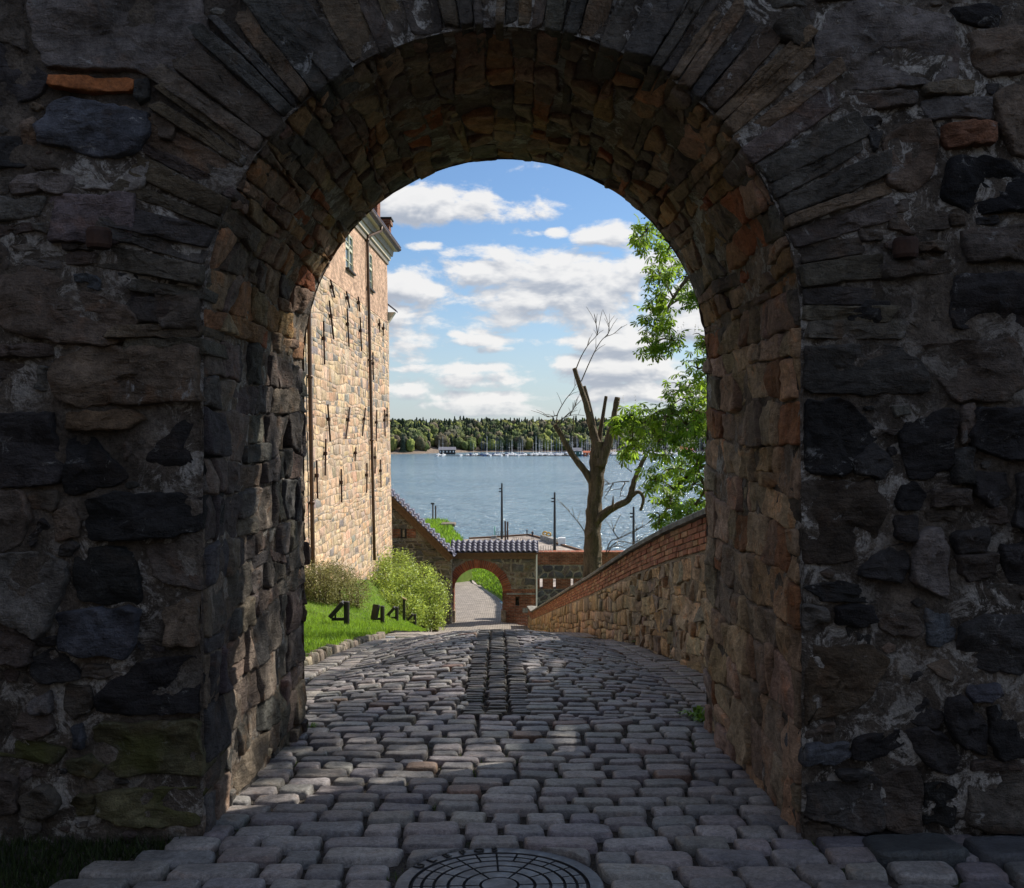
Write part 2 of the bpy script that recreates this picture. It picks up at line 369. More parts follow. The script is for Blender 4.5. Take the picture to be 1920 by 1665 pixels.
# ------------------------------------------------------------------ masonry
def area_c(poly):
    a = cx = cy = 0
    for i in range(len(poly)):
        x0, y0 = poly[i]; x1, y1 = poly[(i+1) % len(poly)]; k = x0*y1 - x1*y0; a += k; cx += (x0+x1)*k; cy += (y0+y1)*k
    if abs(a) < 1e-9: return 0, sum(p[0] for p in poly)/len(poly), sum(p[1] for p in poly)/len(poly)
    return a/2, cx/(3*a), cy/(3*a)
def chaikin(poly, q=.22, n=1):
    for _ in range(n):
        out = []
        for i in range(len(poly)):
            a = poly[i]; b = poly[(i+1) % len(poly)]
            out.append((lerp(a[0], b[0], q), lerp(a[1], b[1], q))); out.append((lerp(a[0], b[0], 1-q), lerp(a[1], b[1], 1-q)))
        poly = out
    return poly
def shrink(poly, g):
    """pull the outline in by g towards the centroid"""
    a, cx, cy = area_c(poly); out = []
    for (x, y) in poly:
        d = math.hypot(x-cx, y-cy); k = max(.35, 1 - g / max(d, 1e-6)); out.append((cx + (x-cx)*k, cy + (y-cy)*k))
    return out
def clip_half(poly, a, b, c):
    out = []
    for i in range(len(poly)):
        p = poly[i]; q = poly[(i+1) % len(poly)]; dp = a*p[0]+b*p[1]-c; dq = a*q[0]+b*q[1]-c
        if dp <= 0: out.append(p)
        if (dp < 0 < dq) or (dq < 0 < dp):
            t = dp/(dp-dq); out.append((lerp(p[0], q[0], t), lerp(p[1], q[1], t)))
    return out
def voronoi(pts, box, asp=1.0, k=22):
    """cells of scattered seeds; asp > 1 makes cells longer in u"""
    A = np.array(pts); B = A.copy(); B[:, 0] /= asp; cells = []
    x0, y0, x1, y1 = box
    for i in range(len(A)):
        d = ((B - B[i])**2).sum(1); idx = np.argsort(d)[1:k+1]
        poly = [(x0/asp, y0), (x1/asp, y0), (x1/asp, y1), (x0/asp, y1)]
        for j in idx:
            if not poly: break
            m = (B[i]+B[j])/2; n = B[j]-B[i]; poly = clip_half(poly, n[0], n[1], float(n @ m))
        if len(poly) >= 3: cells.append([(p[0]*asp, p[1]) for p in poly])
    return cells
def jitter_rows(x0, y0, x1, y1, w, h, jit=.32, r=rng):
    pts = []; y = y0 + h*.5; row = 0
    while y < y1 - h*.2:
        x = x0 + w*(.5 if row % 2 else .0) + r.uniform(0, w*.5)
        while x < x1:
            pts.append((x + r.uniform(-jit, jit)*w, y + r.uniform(-jit, jit)*h)); x += w * r.uniform(.65, 1.45)
        y += h; row += 1
    return pts
def stone(poly, mp, h, spacing=.035, depth=.05, rough=.014, rnd=1, edge=.012, flake=.0, seed=0., edgen=.008, tilt=.0, r=rng, q=.10):
    """one stone: outline in wall coordinates (u,v), mapped to space by mp(u,v,height)"""
    poly = chaikin(poly, q, rnd) if rnd else poly
    a, cx, cy = area_c(poly)
    if abs(a) < 1e-5: return None
    if a < 0: poly = poly[::-1]
    out = []
    for i in range(len(poly)):
        p = poly[i]; q = poly[(i+1) % len(poly)]; L = math.hypot(q[0]-p[0], q[1]-p[1]); n = max(1, int(round(L/spacing)))
        for j in range(n): out.append((lerp(p[0], q[0], j/n), lerp(p[1], q[1], j/n)))
    if edgen:
        o2 = []
        for (x, y) in out:
            k = edgen * (fbm((x*13+seed, y*13, seed), 2) + .5*mnoise.noise((x*41, y*41, seed))); d = math.hypot(x-cx, y-cy) or 1; o2.append((x+(x-cx)/d*k, y+(y-cy)/d*k))
        out = o2
    n = len(out); mr = max(math.hypot(x-cx, y-cy) for x, y in out); nr = max(1, int(mr*.8/(spacing*1.3)))
    tu, tv = r.uniform(-tilt, tilt), r.uniform(-tilt, tilt)
    levels = [(0, -depth, 0), (0, h*.3, 0), (edge*.45, h*.84, 0), (edge*1.3, h*.985, 0), (edge*3, h, 0)] + [(edge*3, h, (i+1)/(nr+1)) for i in range(nr)]
    V = []
    for (ins, hh, k) in levels:
        for (x, y) in out:
            d = math.hypot(x-cx, y-cy) or 1e-6; s = max(.3, 1 - ins/d) * (1-k); X = cx+(x-cx)*s; Y = cy+(y-cy)*s
            z = hh
            if hh > 0:
                w = hh/h
                z += w*(rough*fbm((X*5+seed, Y*5, seed*1.3), 4) + tu*(X-cx) + tv*(Y-cy))
                if flake: z += w*flake*math.floor(3*mnoise.noise((X*3.1+seed, Y*5.3, 2+seed)))/3
            V.append(mp(X, Y, z))
    z = h + rough*fbm((cx*5+seed, cy*5, seed*1.3), 3)
    V.append(mp(cx, cy, z)); c = len(V)-1; Fc = []
    for l in range(len(levels)-1):
        for i in range(n):
            j = (i+1) % n; Fc.append((l*n+i, l*n+j, (l+1)*n+j, (l+1)*n+i))
    b = (len(levels)-1)*n
    for i in range(n): Fc.append((b+i, b+(i+1) % n, c))
    return V, Fc
def coursed(u0, v0, u1, v1, w, h, r=rng, wav=.25, slant=.25):
    """irregular courses of squared rubble: fitted quads with wandering beds and leaning joints"""
    out = []; v = v0; row = 0
    ph = [0.0]
    def bed(k, u): return h*wav*fbm((u*1.1/max(w, .05)*.35, k*3.7, u0+v0), 2)
    while v < v1-h*.35:
        hh = h*r.choice([.55, .75, 1, 1, 1.25, 1.5]); hh = min(hh, v1-v)
        lo = lambda u: v+(bed(row, u) if row else 0); hi = lambda u: v+hh+bed(row+1, u)
        u = u0-r.uniform(0, w*.6); sk = 0.0
        while u < u1:
            ww = w*r.choice([.45, .7, .9, 1.1, 1.5])*r.uniform(.85, 1.15); sk2 = r.uniform(-slant, slant)*hh
            a, b, c, d = u, u+ww, u+ww+sk2, u+sk
            cl = lambda x: clamp(x, u0, u1)
            a, b, c, d = cl(a), cl(b), cl(c), cl(d)
            if b-a > .02:
                j = lambda: r.uniform(-.06, .06)*hh
                if r.random() < .16 and hh > h*.9:
                    t = r.uniform(.35, .65); m0, m1 = lerp(lo(a), hi(d), t), lerp(lo(b), hi(c), t)+j()
                    out.append([(a, lo(a)), (b, lo(b)), (lerp(b, c, t), m1), (lerp(a, d, t), m0)]); out.append([(lerp(a, d, t), m0), (lerp(b, c, t), m1), (c, hi(c)), (d, hi(d))])
                else: out.append([(a, lo(a)), ((a+b)/2, lo((a+b)/2)+j()), (b, lo(b)), (lerp(b, c, .5)+j(), (lo(b)+hi(c))/2), (c, hi(c)), ((c+d)/2, hi((c+d)/2)+j()), (d, hi(d)), (lerp(a, d, .5)+j(), (lo(a)+hi(d))/2)])
            u += ww; sk = sk2
        v += hh; row += 1
    return out
def vary(c, k=.2, r=rng):
    f = r.uniform(1-k, 1+k); return tuple(max(.004, x*f*r.uniform(1-k*.25, 1+k*.25)) for x in c)
def size_seen(V):
    c = sum((Vector(v) for v in V[::7]), Vector()) / len(V[::7]); e = max((Vector(v)-c).length for v in V[::7])
    if c.y < .5: return 0
    px = CX + F*c.x/c.y; py = HY - F*(c.z-CAMZ)/c.y
    k = 1.0 if (-150 < px < 2070 and -150 < py < 1800) else .05
    return k*e/c.y
def emit(parent, pieces, name, matn, limit=300, rest='rest', smooth=True):
    """pieces: (verts, faces, tint[, material]); the largest become objects, the rest one joined part"""
    pieces = [p for p in pieces if p and p[0]]
    if len(pieces) > limit: pieces.sort(key=lambda p: -size_seen(p[0]))
    for p in pieces[:limit]:
        obj(name, p[0], p[1], p[3] if len(p) > 3 and p[3] else matn, parent, tints=p[2], smooth=smooth)
    if len(pieces) > limit:
        v = []; f = []; t = []
        for p in pieces[limit:]:
            n = len(v); v += list(p[0]); f += [tuple(i+n for i in q) for q in p[1]]; t += [p[2]]*len(p[0])
        obj(rest, v, f, matn, parent, tints=np.array(t), smooth=smooth, kind='stuff')

# ------------------------------------------------------------------ ground shape
def ze(Y): return interp(Y, [-12, 0, 7, 8.7, 11, 13.8, 20.5, 34.6, 45, 50, 55, 70, 90, 120], [.98, 0, -.574, -.75, -1.09, -1.56, -2.80, -5.75, -7.92, -8.5, -8.95, -10.0, -11.6, -14])
def zc(Y): return interp(Y, [-12, 0, 7, 8, 9, 10, 11, 12, 13, 14, 16, 20, 30, 40, 45, 50, 55, 70, 90, 120], [.98, 0, -.565, -.62, -.69, -.79, -.915, -1.055, -1.205, -1.42, -1.92, -2.92, -5.05, -7.02, -7.9, -8.42, -8.9, -9.95, -11.55, -14])
def xl(Y): return interp(Y, [0, 6.4, 7.4, 16, 30, 46, 50, 60, 75, 95], [-1.6, -1.5, -1.55, -1.70, -2.35, -3.3, -3.4, -3.9, -6.4, -12])     # left edge of the crowned paving
def xwall(Y): return lerp(1.92, .85, (Y-6.6)/(47-6.6))                                       # face of the right-hand wall
def xr(Y):
    if Y < 50: return xwall(max(Y, 6.6)) - .50
    return interp(Y, [50, 60, 82, 100], [-.45, -.6, -4.1, -9])
def zroad(X, Y):
    a, b = xl(Y), xr(Y); c = (a+b)/2; hw = (b-a)/2
    t = clamp(abs(X-c)/hw); z = ze(Y) + (zc(Y)-ze(Y))*(1-t*t)
    if Y > 7: z += .035*mnoise.noise((X*.9, Y*.9, 1.0))*clamp((Y-7)/2)
    else: z += .012*mnoise.noise((X*1.3, Y*1.3, 4.0))
    return z
def xfac(Y): return -6.27 + .021*(Y-48)
def zbank(Y): return interp(Y, [6, 14, 25, 33, 48, 60], [-.55, -1.3, -2.95, -3.65, -5.6, -7.5])
def zlawn(X, Y):
    e = xl(Y) - .62; f = xfac(Y); t = clamp((e-X)/(e-f)); s = t*t*(3-2*t)*.5 + t*.5
    return lerp(ze(Y)+.05, zbank(Y), s) + .05*mnoise.noise((X*.6, Y*.4, 0))
def grid(name, f, us, vs, matn, parent=None, **props):
    V = []; Fc = []; n = len(us)
    for v in vs:
        for u in us: V.append(f(u, v))
    for j in range(len(vs)-1):
        for i in range(n-1): Fc.append((j*n+i, j*n+i+1, (j+1)*n+i+1, (j+1)*n+i))
    return obj(name, V, Fc, matn, parent, smooth=True, **props)
def lin(a, b, n): return [a+(b-a)*i/(n-1) for i in range(n)]

# paving bed: one sheet from behind the camera, under the arch, over the hump
def bedz(u, Y): X = lerp(xl(Y)-.8 if Y > 6.6 else -7, xr(Y)+.62 if Y > 6.4 else 7, u); return X, zroad(X, Y)
bed = grid('road', lambda u, Y: (bedz(u, Y)[0], Y, bedz(u, Y)[1] - .027), lin(0, 1, 60), lin(-10, 18, 190), 'dirt', kind='structure')
def road2(u, Y): X = lerp(xl(Y)-.8, xr(Y)+(.62 if Y < 49 else 0), u); return (X, Y, zroad(X, Y)-.01)
grid('lane', road2, lin(0, 1, 24), lin(17.9, 100, 130), 'setts', kind='structure')
lawn = grid('lawn', lambda u, Y: (lerp(xl(Y)-.62, -14, u), Y, zlawn(lerp(xl(Y)-.62, -14, u), Y)), lin(0, 1, 50), lin(6.6, 50, 110), 'turf', kind='structure')
grid('ground', lambda X, Y: (X, Y, lerp(ze(Y)-.6, -12 if Y > 30 else -3, clamp((X-1.5)/26)) - (0 if Y < 49 else .4)), lin(1.95, 42, 40), lin(6.6, 62, 50), 'turf', kind='structure')
def bank(u, Y):
    X = lerp(xr(Y)+.02, max(1.0, xr(Y)+1.2), u); return (X, Y, ze(Y)+.12+clamp(u*1.4)*1.5+.15*mnoise.noise((X*.5, Y*.5, 3)))
grid('grass_bank', bank, lin(0, 1, 40), lin(51.2, 100, 70), 'turf', kind='structure')
grid('courtyard_ground', lambda X, Y: (X, Y, -.082*Y-.05), [-40, -12, -7, 0, 7, 12, 40], [-40, -12, -10, -5, 0, 4.9], 'dirt', kind='structure')

# ------------------------------------------------------------------ the arched gateway we look through
Y1, Y2 = 4.416, 6.55
AX, AR, AZ = -.045, 1.395, 1.98
def inside(x, z, m=0.0):
    if z < AZ: return abs(x-AX) < AR-m
    return math.hypot(x-AX, z-AZ) < AR-m
def build_gateway():
    root = empty('arched_gateway', (0, Y1, -.36), label='thick rubble stone wall with a dark round-arched passage, framing the view', category='gateway')
    # mortar faces with the opening cut out
    def face(name, Y, sgn, x0, x1, z0, z1, st, matn, amp):
        nx = int((x1-x0)/st); nz = int((z1-z0)/st); idx = {}; V = []; Fc = []
        def vert(i, k):
            if (i, k) in idx: return idx[(i, k)]
            x = x0+(x1-x0)*i/nx; z = z0+(z1-z0)*k/nz
            if inside(x, z):
                if z < AZ: x = AX + (AR-.022 if x > AX else .022-AR)
                else:
                    d = math.hypot(x-AX, z-AZ) or 1; x, z = AX+(x-AX)/d*(AR-.022), AZ+(z-AZ)/d*(AR-.022)
            y = Y - sgn*amp*(.007+.012*fbm((x*2.2, z*2.2, Y), 4)+.011*fbm((x*11, z*11, Y), 3))
            idx[(i, k)] = len(V); V.append((x, y, z)); return idx[(i, k)]
        for i in range(nx):
            for k in range(nz):
                xs = x0+(x1-x0)*(i+.5)/nx; zs = z0+(z1-z0)*(k+.5)/nz
                ins = [inside(x0+(x1-x0)*a/nx, z0+(z1-z0)*b/nz) for a, b in ((i, k), (i+1, k), (i+1, k+1), (i, k+1))]
                if all(ins): continue
                Fc.append((vert(i, k), vert(i+1, k), vert(i+1, k+1), vert(i, k+1)))
        return obj(name, V, Fc, matn, root, smooth=True)
    face('mortar_face', Y1, 1, -4.4, 4.4, -1.0, 4.6, .030, 'mortar', 1)
    face('rear_face', Y2, -1, -2.9, 2.9, -1.2, 4.0, .06, 'vault_mortar', 1)
    core = MB()
    for (a, b) in (((-16, Y1+.03, -2), (-2.88, Y2-.03, 9.5)), ((2.88, Y1+.03, -2), (15, Y2-.03, 9.5)), ((-2.9, Y1+.03, 3.98), (2.9, Y2-.03, 9.5))): core.box(a, b)
    core.build('wall_core', 'mortar', root)
    # soffit and jamb lining, developed: s runs up the left jamb, over the vault, down the right jamb
    JB = 2.75; ARC = math.pi*AR; TOT = 2*JB+ARC
    def prof(s, h):
        if s < JB: return AX-AR+h, AZ-JB+s
        if s > JB+ARC: return AX+AR-h, AZ-(s-JB-ARC)
        a = math.pi-(s-JB)/AR; return AX+(AR-h)*math.cos(a), AZ+(AR-h)*math.sin(a)
    def mp_in(s, y, h): x, z = prof(s, h); return (x, y, z)
    ns = int(TOT/.03); V = []; Fc = []; ys = lin(Y1-.010, Y2+.01, 60)
    for i in range(ns+1):
        s = TOT*i/ns
        for y in ys: V.append(mp_in(s, y, .010+.014*fbm((s*2.5, y*2.5, 5), 4)+.011*fbm((s*10, y*10, 7), 3)))
    for i in range(ns):
        for j in range(len(ys)-1): n = len(ys); Fc.append((i*n+j, i*n+j+1, (i+1)*n+j+1, (i+1)*n+j))
    obj('vault_lining', V, Fc, 'vault_mortar', root, smooth=True)
    browns = [(.19, .128, .086), (.22, .145, .09), (.145, .107, .08), (.26, .172, .105), (.12, .095, .075), (.27, .152, .07)]
    rr = random.Random(11); pieces = []
    # vault slabs, long along the passage: v runs round the arch, u along the passage
    for c in coursed(Y1+.03, JB, Y2+.005, JB+ARC, .30, .115, rr, .5, 1.0):
        c = [(v, u) for u, v in c]
        if rr.random() < .06: continue
        t = vary(rr.choice(browns), .3, rr)
        if rr.random() < .07: t = vary((.24, .085, .035), .2, rr)
        rim = max(p[1] for p in c) > Y2-.04
        g = stone(shrink(c, rr.uniform(.0, .007)), mp_in, rr.uniform(.016, .026) if rim else rr.uniform(.018, .042), .04, .05, .020 if rim else .028, 1, .012, .006 if rim else .018, rr.uniform(0, 99), .020, .03 if rim else .12, rr, .16)
        if g: pieces.append(g + (t,))
    for (sa, sb, side) in ((0, JB, -1), (JB+ARC, TOT, 1)):
        base = [(.095, .083, .073), (.12, .10, .083), (.07, .064, .061), (.145, .115, .09)] if side < 0 else [(.33, .228, .15), (.29, .205, .14), (.36, .24, .142), (.23, .172, .125)]  # right jamb tints lighter and warmer: bounce light put into the colour
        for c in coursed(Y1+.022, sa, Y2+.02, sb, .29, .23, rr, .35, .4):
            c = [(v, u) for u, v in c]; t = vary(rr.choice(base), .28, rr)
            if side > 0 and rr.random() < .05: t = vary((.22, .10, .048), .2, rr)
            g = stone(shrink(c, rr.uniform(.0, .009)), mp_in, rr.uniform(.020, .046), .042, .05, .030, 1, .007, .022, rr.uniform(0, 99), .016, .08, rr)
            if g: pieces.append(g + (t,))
    emit(root, pieces, 'vault_stone', 'vault_stone', 300, 'vault_stones_rest')

    # outer face: voussoirs
    def mp_front(x, z, h): return (x, Y1-h, z)
    pieces = []; rr = random.Random(5); a = -2.5
    occupied = []
    while a < 183:
        w = rr.choice([1.8, 2.4, 2.8, 3.3, 3.9, 4.6]) * rr.uniform(.85, 1.15)
        if 55 < a < 125: w *= 1.2
        g = .12
        r0 = AR - rr.uniform(.0, .03); r1 = AR + rr.uniform(.44, .66)
        if a < 12 or a > 168: r1 = AR+rr.uniform(.3, .5)
        A0, A1 = R(a+g), R(a+w-g); sk = R(rr.uniform(-1.2, 1.2))
        pl = [(r0, A0), (r1*rr.uniform(.97, 1.0), A0+sk+R(.2)), (r1, A1+sk-R(.2)), (r0+rr.uniform(-.02, .02), A1)]
        # extra points so that the long sides can wander
        pl = [pl[0], ((r0+r1)/2, lerp(A0, A0+sk, .5)+R(rr.uniform(-.25, .25))), pl[1], pl[2], ((r0+r1)/2, lerp(A1, A1+sk, .5)+R(rr.uniform(-.25, .25))), pl[3]]
        poly = [(AX+r*math.cos(b), AZ+r*math.sin(b)) for r, b in pl]
        t = vary(rr.choice([(.080, .068, .056), (.10, .083, .064), (.064, .058, .052), (.125, .093, .062)]), .22, rr)
        pieces.append(stone(poly, mp_front, rr.uniform(.022, .055), .032, rr.uniform(.15, .4), .026, 1, .005, .028, rr.uniform(0, 99), .012, .12, rr, .06) + (t,)); occupied.append(poly)
        a += w
    emit(root, pieces, 'voussoir', 'stone', 300)
    # outer face: rubble, block by block (wall coordinates measured on the face)
    def W(px, py): q = P(px, py, Y1); return (q.x, q.z)
    K = (.040, .037, .036); DK = (.021, .020, .020); BR = (.130, .100, .075); BD = (.082, .067, .055); GR = (.125, .114, .104); PU = (.13, .108, .104); BL = (.072, .077, .090); LG = (.19, .172, .155); OR = (.33, .125, .04); MO = (.085, .08, .042)
    blocks = []
    def reg(ox, oy, sc, rows):
        for (c, pts) in rows: blocks.append((c, [W(ox+x/sc, oy+y/sc) for x, y in pts]))
    reg(0, 0, 2.6016, [
        (BD, [(-60,-20),(110,-20),(135,110),(135,250),(70,225),(-60,170)]), (PU, [(215,-60),(960,-60),(985,120),(990,370),(860,375),(700,340),(420,340),(250,320),(200,200),(180,90)]),
        (K, [(-60,200),(80,260),(190,340),(240,400),(190,470),(60,520),(-60,520)]), (OR, [(270,385),(650,390),(650,455),(480,468),(275,435)]), (K, [(665,395),(735,410),(740,490),(690,515),(670,480)]),
        (BL, [(215,700),(210,640),(260,530),(340,500),(500,515),(640,545),(720,560),(745,620),(700,700),(640,750),(480,770),(330,720)]), (BR, [(110,600),(180,585),(195,690),(180,745),(130,740),(108,660)]),
        (K, [(-60,690),(95,675),(125,740),(135,815),(-60,825)]), (BR, [(750,560),(820,565),(875,630),(850,695),(790,690),(755,610)]), (GR, [(710,690),(790,700),(815,760),(770,820),(705,760)]),
        (LG, [(360,800),(720,795),(730,830),(680,930),(400,930),(365,860)]), (BD, [(170,785),(260,790),(300,830),(180,830)]), (PU, [(75,910),(110,870),(240,850),(350,865),(345,950),(80,955)]),
        (BD, [(-40,870),(60,875),(60,955),(-40,960)]), ((.125,.105,.105), [(275,965),(640,950),(655,1060),(640,1165),(560,1175),(400,1180),(260,1180),(285,1060)]), (GR, [(-40,965),(215,965),(215,1060),(60,1080),(-40,1080)]),
        (BD, [(-40,1095),(170,1090),(175,1135),(-40,1165)]), (GR, [(180,1100),(250,1095),(255,1150),(185,1130)]), (LG, [(60,1200),(290,1190),(295,1235),(90,1230)]), (BD, [(320,1190),(450,1195),(450,1225),(330,1225)]),
        (BD, [(320,1235),(480,1235),(480,1290),(325,1285)]), (GR, [(110,1245),(290,1245),(300,1310),(130,1290)]), (BL, [(365,1340),(440,1335),(495,1370),(490,1420),(420,1405),(370,1375)]),
        (K, [(580,1330),(650,1330),(690,1370),(660,1405),(600,1390)]), (K, [(650,1430),(740,1410),(755,1450),(740,1510),(690,1520),(655,1480)]), (BD, [(520,1240),(700,1215),(720,1290),(560,1310)]),
        (BR, [(-40,1480),(40,1350),(130,1308),(260,1340),(430,1436),(600,1490),(655,1560),(635,1640),(520,1680),(310,1665),(100,1625),(-40,1560)]), (BD, [(-40,1190),(20,1195),(60,1300),(20,1340),(-40,1330)]),
        (BD, [(770,1420),(900,1450),(935,1520),(930,1620),(800,1600),(760,1500)])])
    reg(0, 600, 2.6016, [
        (BD, [(-40,125),(260,120),(265,180),(-40,185)]), (BR, [(290,170),(400,140),(940,130),(935,340),(900,385),(700,400),(560,400),(420,420),(310,380),(280,280)]), (BD, [(-40,220),(190,230),(185,300),(150,390),(100,430),(-40,440)]),
        (GR, [(205,225),(255,230),(265,330),(215,350),(165,340)]), ((.13,.088,.05), [(340,450),(480,440),(640,440),(700,480),(640,530),(480,550),(350,530)]), (K, [(-40,465),(250,460),(275,560),(310,720),(290,790),(120,810),(-40,805)]),
        (DK, [(345,700),(350,600),(400,570),(470,580),(530,660),(620,760),(560,800),(330,845),(330,770)]), (BD, [(565,600),(610,560),(645,580),(650,640),(620,680),(590,640)]), (DK, [(690,740),(770,610),(850,520),(930,470),(975,500),(985,690),(930,780),(780,775)]),
        (BD, [(-40,830),(130,850),(150,960),(110,1080),(40,1120),(-40,1120)]), (BD, [(155,840),(290,830),(300,890),(270,930),(165,925)]), (K, [(215,960),(250,1010),(200,1070),(155,1115),(150,1060)]),
        (DK, [(470,880),(540,850),(950,850),(960,1030),(720,1060),(450,1065),(455,960)]), (BR, [(275,960),(350,905),(410,970),(400,1060),(280,1070)]), (K, [(300,1100),(350,1080),(410,1100),(350,1145),(305,1140)]),
        ((.125,.115,.102), [(-40,1140),(230,1150),(330,1190),(335,1260),(270,1430),(200,1535),(120,1500),(-40,1430)]), (DK, [(375,1150),(480,1110),(630,1110),(660,1200),(690,1290),(670,1380),(520,1385),(400,1350),(370,1250)]),
        (BL, [(290,1440),(400,1410),(600,1405),(680,1420),(660,1560),(600,1640),(420,1630),(310,1590)]), (BD, [(-40,1460),(100,1500),(165,1560),(160,1665),(-40,1665)]), (K, [(180,1545),(270,1540),(280,1580),(200,1590)]),
        (BR, [(800,1420),(905,1330),(955,1350),(950,1570),(820,1580)]), (BD, [(720,1110),(850,1090),(950,1100),(960,1300),(880,1310),(760,1260)])])
    reg(0, 1200, 3.0, [
        (K, [(200,110),(300,50),(400,100),(460,200),(360,240),(260,240),(190,180)]), (BD, [(490,130),(620,130),(650,190),(560,215),(470,200)]), (DK, [(570,300),(720,150),(850,110),(1110,100),(1125,300),(1090,390),(950,400),(620,400),(570,380)]),
        (BD, [(385,260),(520,245),(525,380),(430,430),(380,370)]), (GR, [(170,350),(290,280),(305,400),(200,400)]), (BL, [(420,490),(470,470),(495,540),(480,600),(430,590)]), (MO, [(560,470),(1100,450),(1115,700),(1050,740),(700,740),(560,700)]),
        (BD, [(-40,400),(300,410),(310,490),(200,550),(-40,520)]), (MO, [(-40,540),(150,560),(380,600),(340,680),(150,660),(-40,640)]), (MO, [(370,680),(500,640),(580,700),(540,760),(440,760)]), (MO, [(560,860),(800,830),(1100,830),(1115,1040),(700,1030),(570,960)]),
        (MO, [(360,960),(470,860),(555,880),(550,980),(400,1000)]), (BD, [(130,880),(250,810),(340,870),(340,960),(220,1000),(130,980)]), (BD, [(-40,720),(110,790),(110,950),(-40,1000)])])
    reg(1280, 0, 2.6016, [
        (GR, [(640,60),(790,20),(1100,40),(1290,110),(1330,370),(1200,400),(930,435),(740,420),(660,350),(650,200)]), (DK, [(1310,50),(1400,40),(1700,30),(1700,125),(1420,135),(1350,110)]), (BR, [(1390,180),(1500,140),(1700,150),(1700,340),(1500,375),(1420,310)]),
        (BD, [(430,130),(560,50),(610,130),(615,240),(560,260),(470,210)]), (BR, [(1510,480),(1600,430),(1700,440),(1700,770),(1590,750),(1540,600)]), ((.16,.075,.045), [(1260,620),(1490,610),(1505,705),(1290,735),(1260,680)]),
        (BR, [(1165,420),(1405,400),(1405,465),(1180,475)]), (GR, [(1170,490),(1480,480),(1490,590),(1330,570),(1200,600)]), (K, [(870,575),(970,580),(965,680),(930,740),(890,660)]), ((.105,.078,.058), [(980,680),(1060,620),(1190,595),(1225,690),(1200,850),(1110,945),(990,905),(975,800)]),
        ((.012,.012,.013), [(1265,900),(1310,800),(1460,760),(1640,850),(1700,860),(1700,1030),(1400,1035),(1285,985)]), (BD, [(800,460),(1110,450),(1120,520),(880,525)]), (BD, [(640,460),(770,450),(800,530),(660,570)]), (BD, [(955,975),(1120,975),(1130,1030),(960,1035)]),
        (BD, [(1000,1050),(1270,1040),(1275,1120),(1120,1135),(1000,1120)]), (BD, [(1290,1050),(1370,1045),(1375,1100),(1300,1110)]), (K, [(1420,1060),(1520,1050),(1530,1095),(1425,1100)]), (BD, [(1370,1130),(1700,1110),(1700,1270),(1400,1280),(1360,1200)]),
        (BD, [(1120,1190),(1275,1190),(1275,1235),(1130,1235)]), (K, [(1330,1350),(1700,1340),(1700,1590),(1330,1600),(1305,1500)]), (BD, [(1110,1480),(1200,1400),(1260,1480),(1275,1560),(1150,1600),(1095,1560)]), (DK, [(790,1560),(900,1470),(990,1480),(1000,1550),(880,1590)]),
        (GR, [(420,-30),(620,-30),(610,30),(440,50)]), (BD, [(660,-60),(1200,-60),(1180,0),(800,0),(670,15)]), (BD, [(860,1130),(960,1140),(970,1180),(870,1190)]), (BD, [(960,1290),(1280,1270),(1290,1330),(980,1370)])])
    reg(1280, 600, 2.6016, [
        ((.050,.045,.042), [(605,140),(800,130),(1000,130),(1120,200),(1170,260),(1160,350),(1000,355),(610,350)]), (BD, [(1180,120),(1630,100),(1635,330),(1570,385),(1320,390),(1240,260)]), (DK, [(598,400),(760,400),(880,470),(950,570),(830,690),(780,750),(660,750),(598,620)]),
        (K, [(830,690),(920,610),(980,640),(1020,720),(950,770),(830,755)]), (DK, [(1055,560),(1100,500),(1280,440),(1315,480),(1300,720),(1200,765),(1110,770),(1070,650)]), (DK, [(1430,440),(1640,430),(1700,440),(1700,690),(1560,670),(1400,600)]), (K, [(1310,640),(1410,620),(1400,790),(1310,800)]),
        (BD, [(1345,420),(1415,415),(1410,590),(1345,600)]), ((.062,.046,.036), [(598,830),(760,790),(920,800),(970,930),(930,1060),(830,1160),(660,1185),(598,1120),(590,960)]), (DK, [(1060,810),(1120,800),(1165,850),(1140,935),(1050,930),(1035,880)]), (K, [(1040,955),(1140,960),(1130,1070),(1080,1080),(1020,1050)]),
        (BD, [(1220,825),(1380,820),(1390,895),(1210,910)]), (BD, [(1190,930),(1340,930),(1330,975),(1195,980)]), (K, [(1420,740),(1560,745),(1600,850),(1500,900),(1420,850)]), (GR, [(1130,1060),(1180,1010),(1250,1020),(1285,1140),(1270,1340),(1150,1300),(1105,1250)]),
        (K, [(880,1200),(950,1130),(1080,1095),(1090,1200),(1060,1280),(960,1260),(860,1240)]), (K, [(1310,1050),(1480,1000),(1480,1120),(1340,1140)]), (BD, [(1340,1150),(1510,1130),(1520,1240),(1400,1260),(1340,1230)]), (K, [(1540,1100),(1700,1080),(1700,1300),(1580,1270)]),
        (DK, [(620,1300),(780,1270),(960,1320),(1080,1390),(950,1375),(700,1370)]), (DK, [(730,1390),(910,1385),(930,1460),(870,1490),(740,1480)]), (BD, [(960,1430),(1130,1430),(1155,1500),(1100,1540),(950,1510)]), (GR, [(605,1390),(700,1400),(710,1460),(670,1520),(610,1480)]),
        ((.085,.098,.105), [(1175,1410),(1250,1400),(1335,1470),(1320,1540),(1240,1590),(1185,1570)]), (K, [(1350,1500),(1450,1440),(1700,1440),(1700,1720),(1480,1700),(1340,1640)]), (K, [(790,1490),(920,1500),(910,1580),(830,1590)]), (K, [(1620,760),(1700,750),(1700,1040),(1600,1000),(1630,880)]),
        (BD, [(1400,910),(1560,920),(1580,990),(1420,985)]), (BD, [(1300,1300),(1560,1290),(1600,1400),(1440,1420),(1340,1390)])])
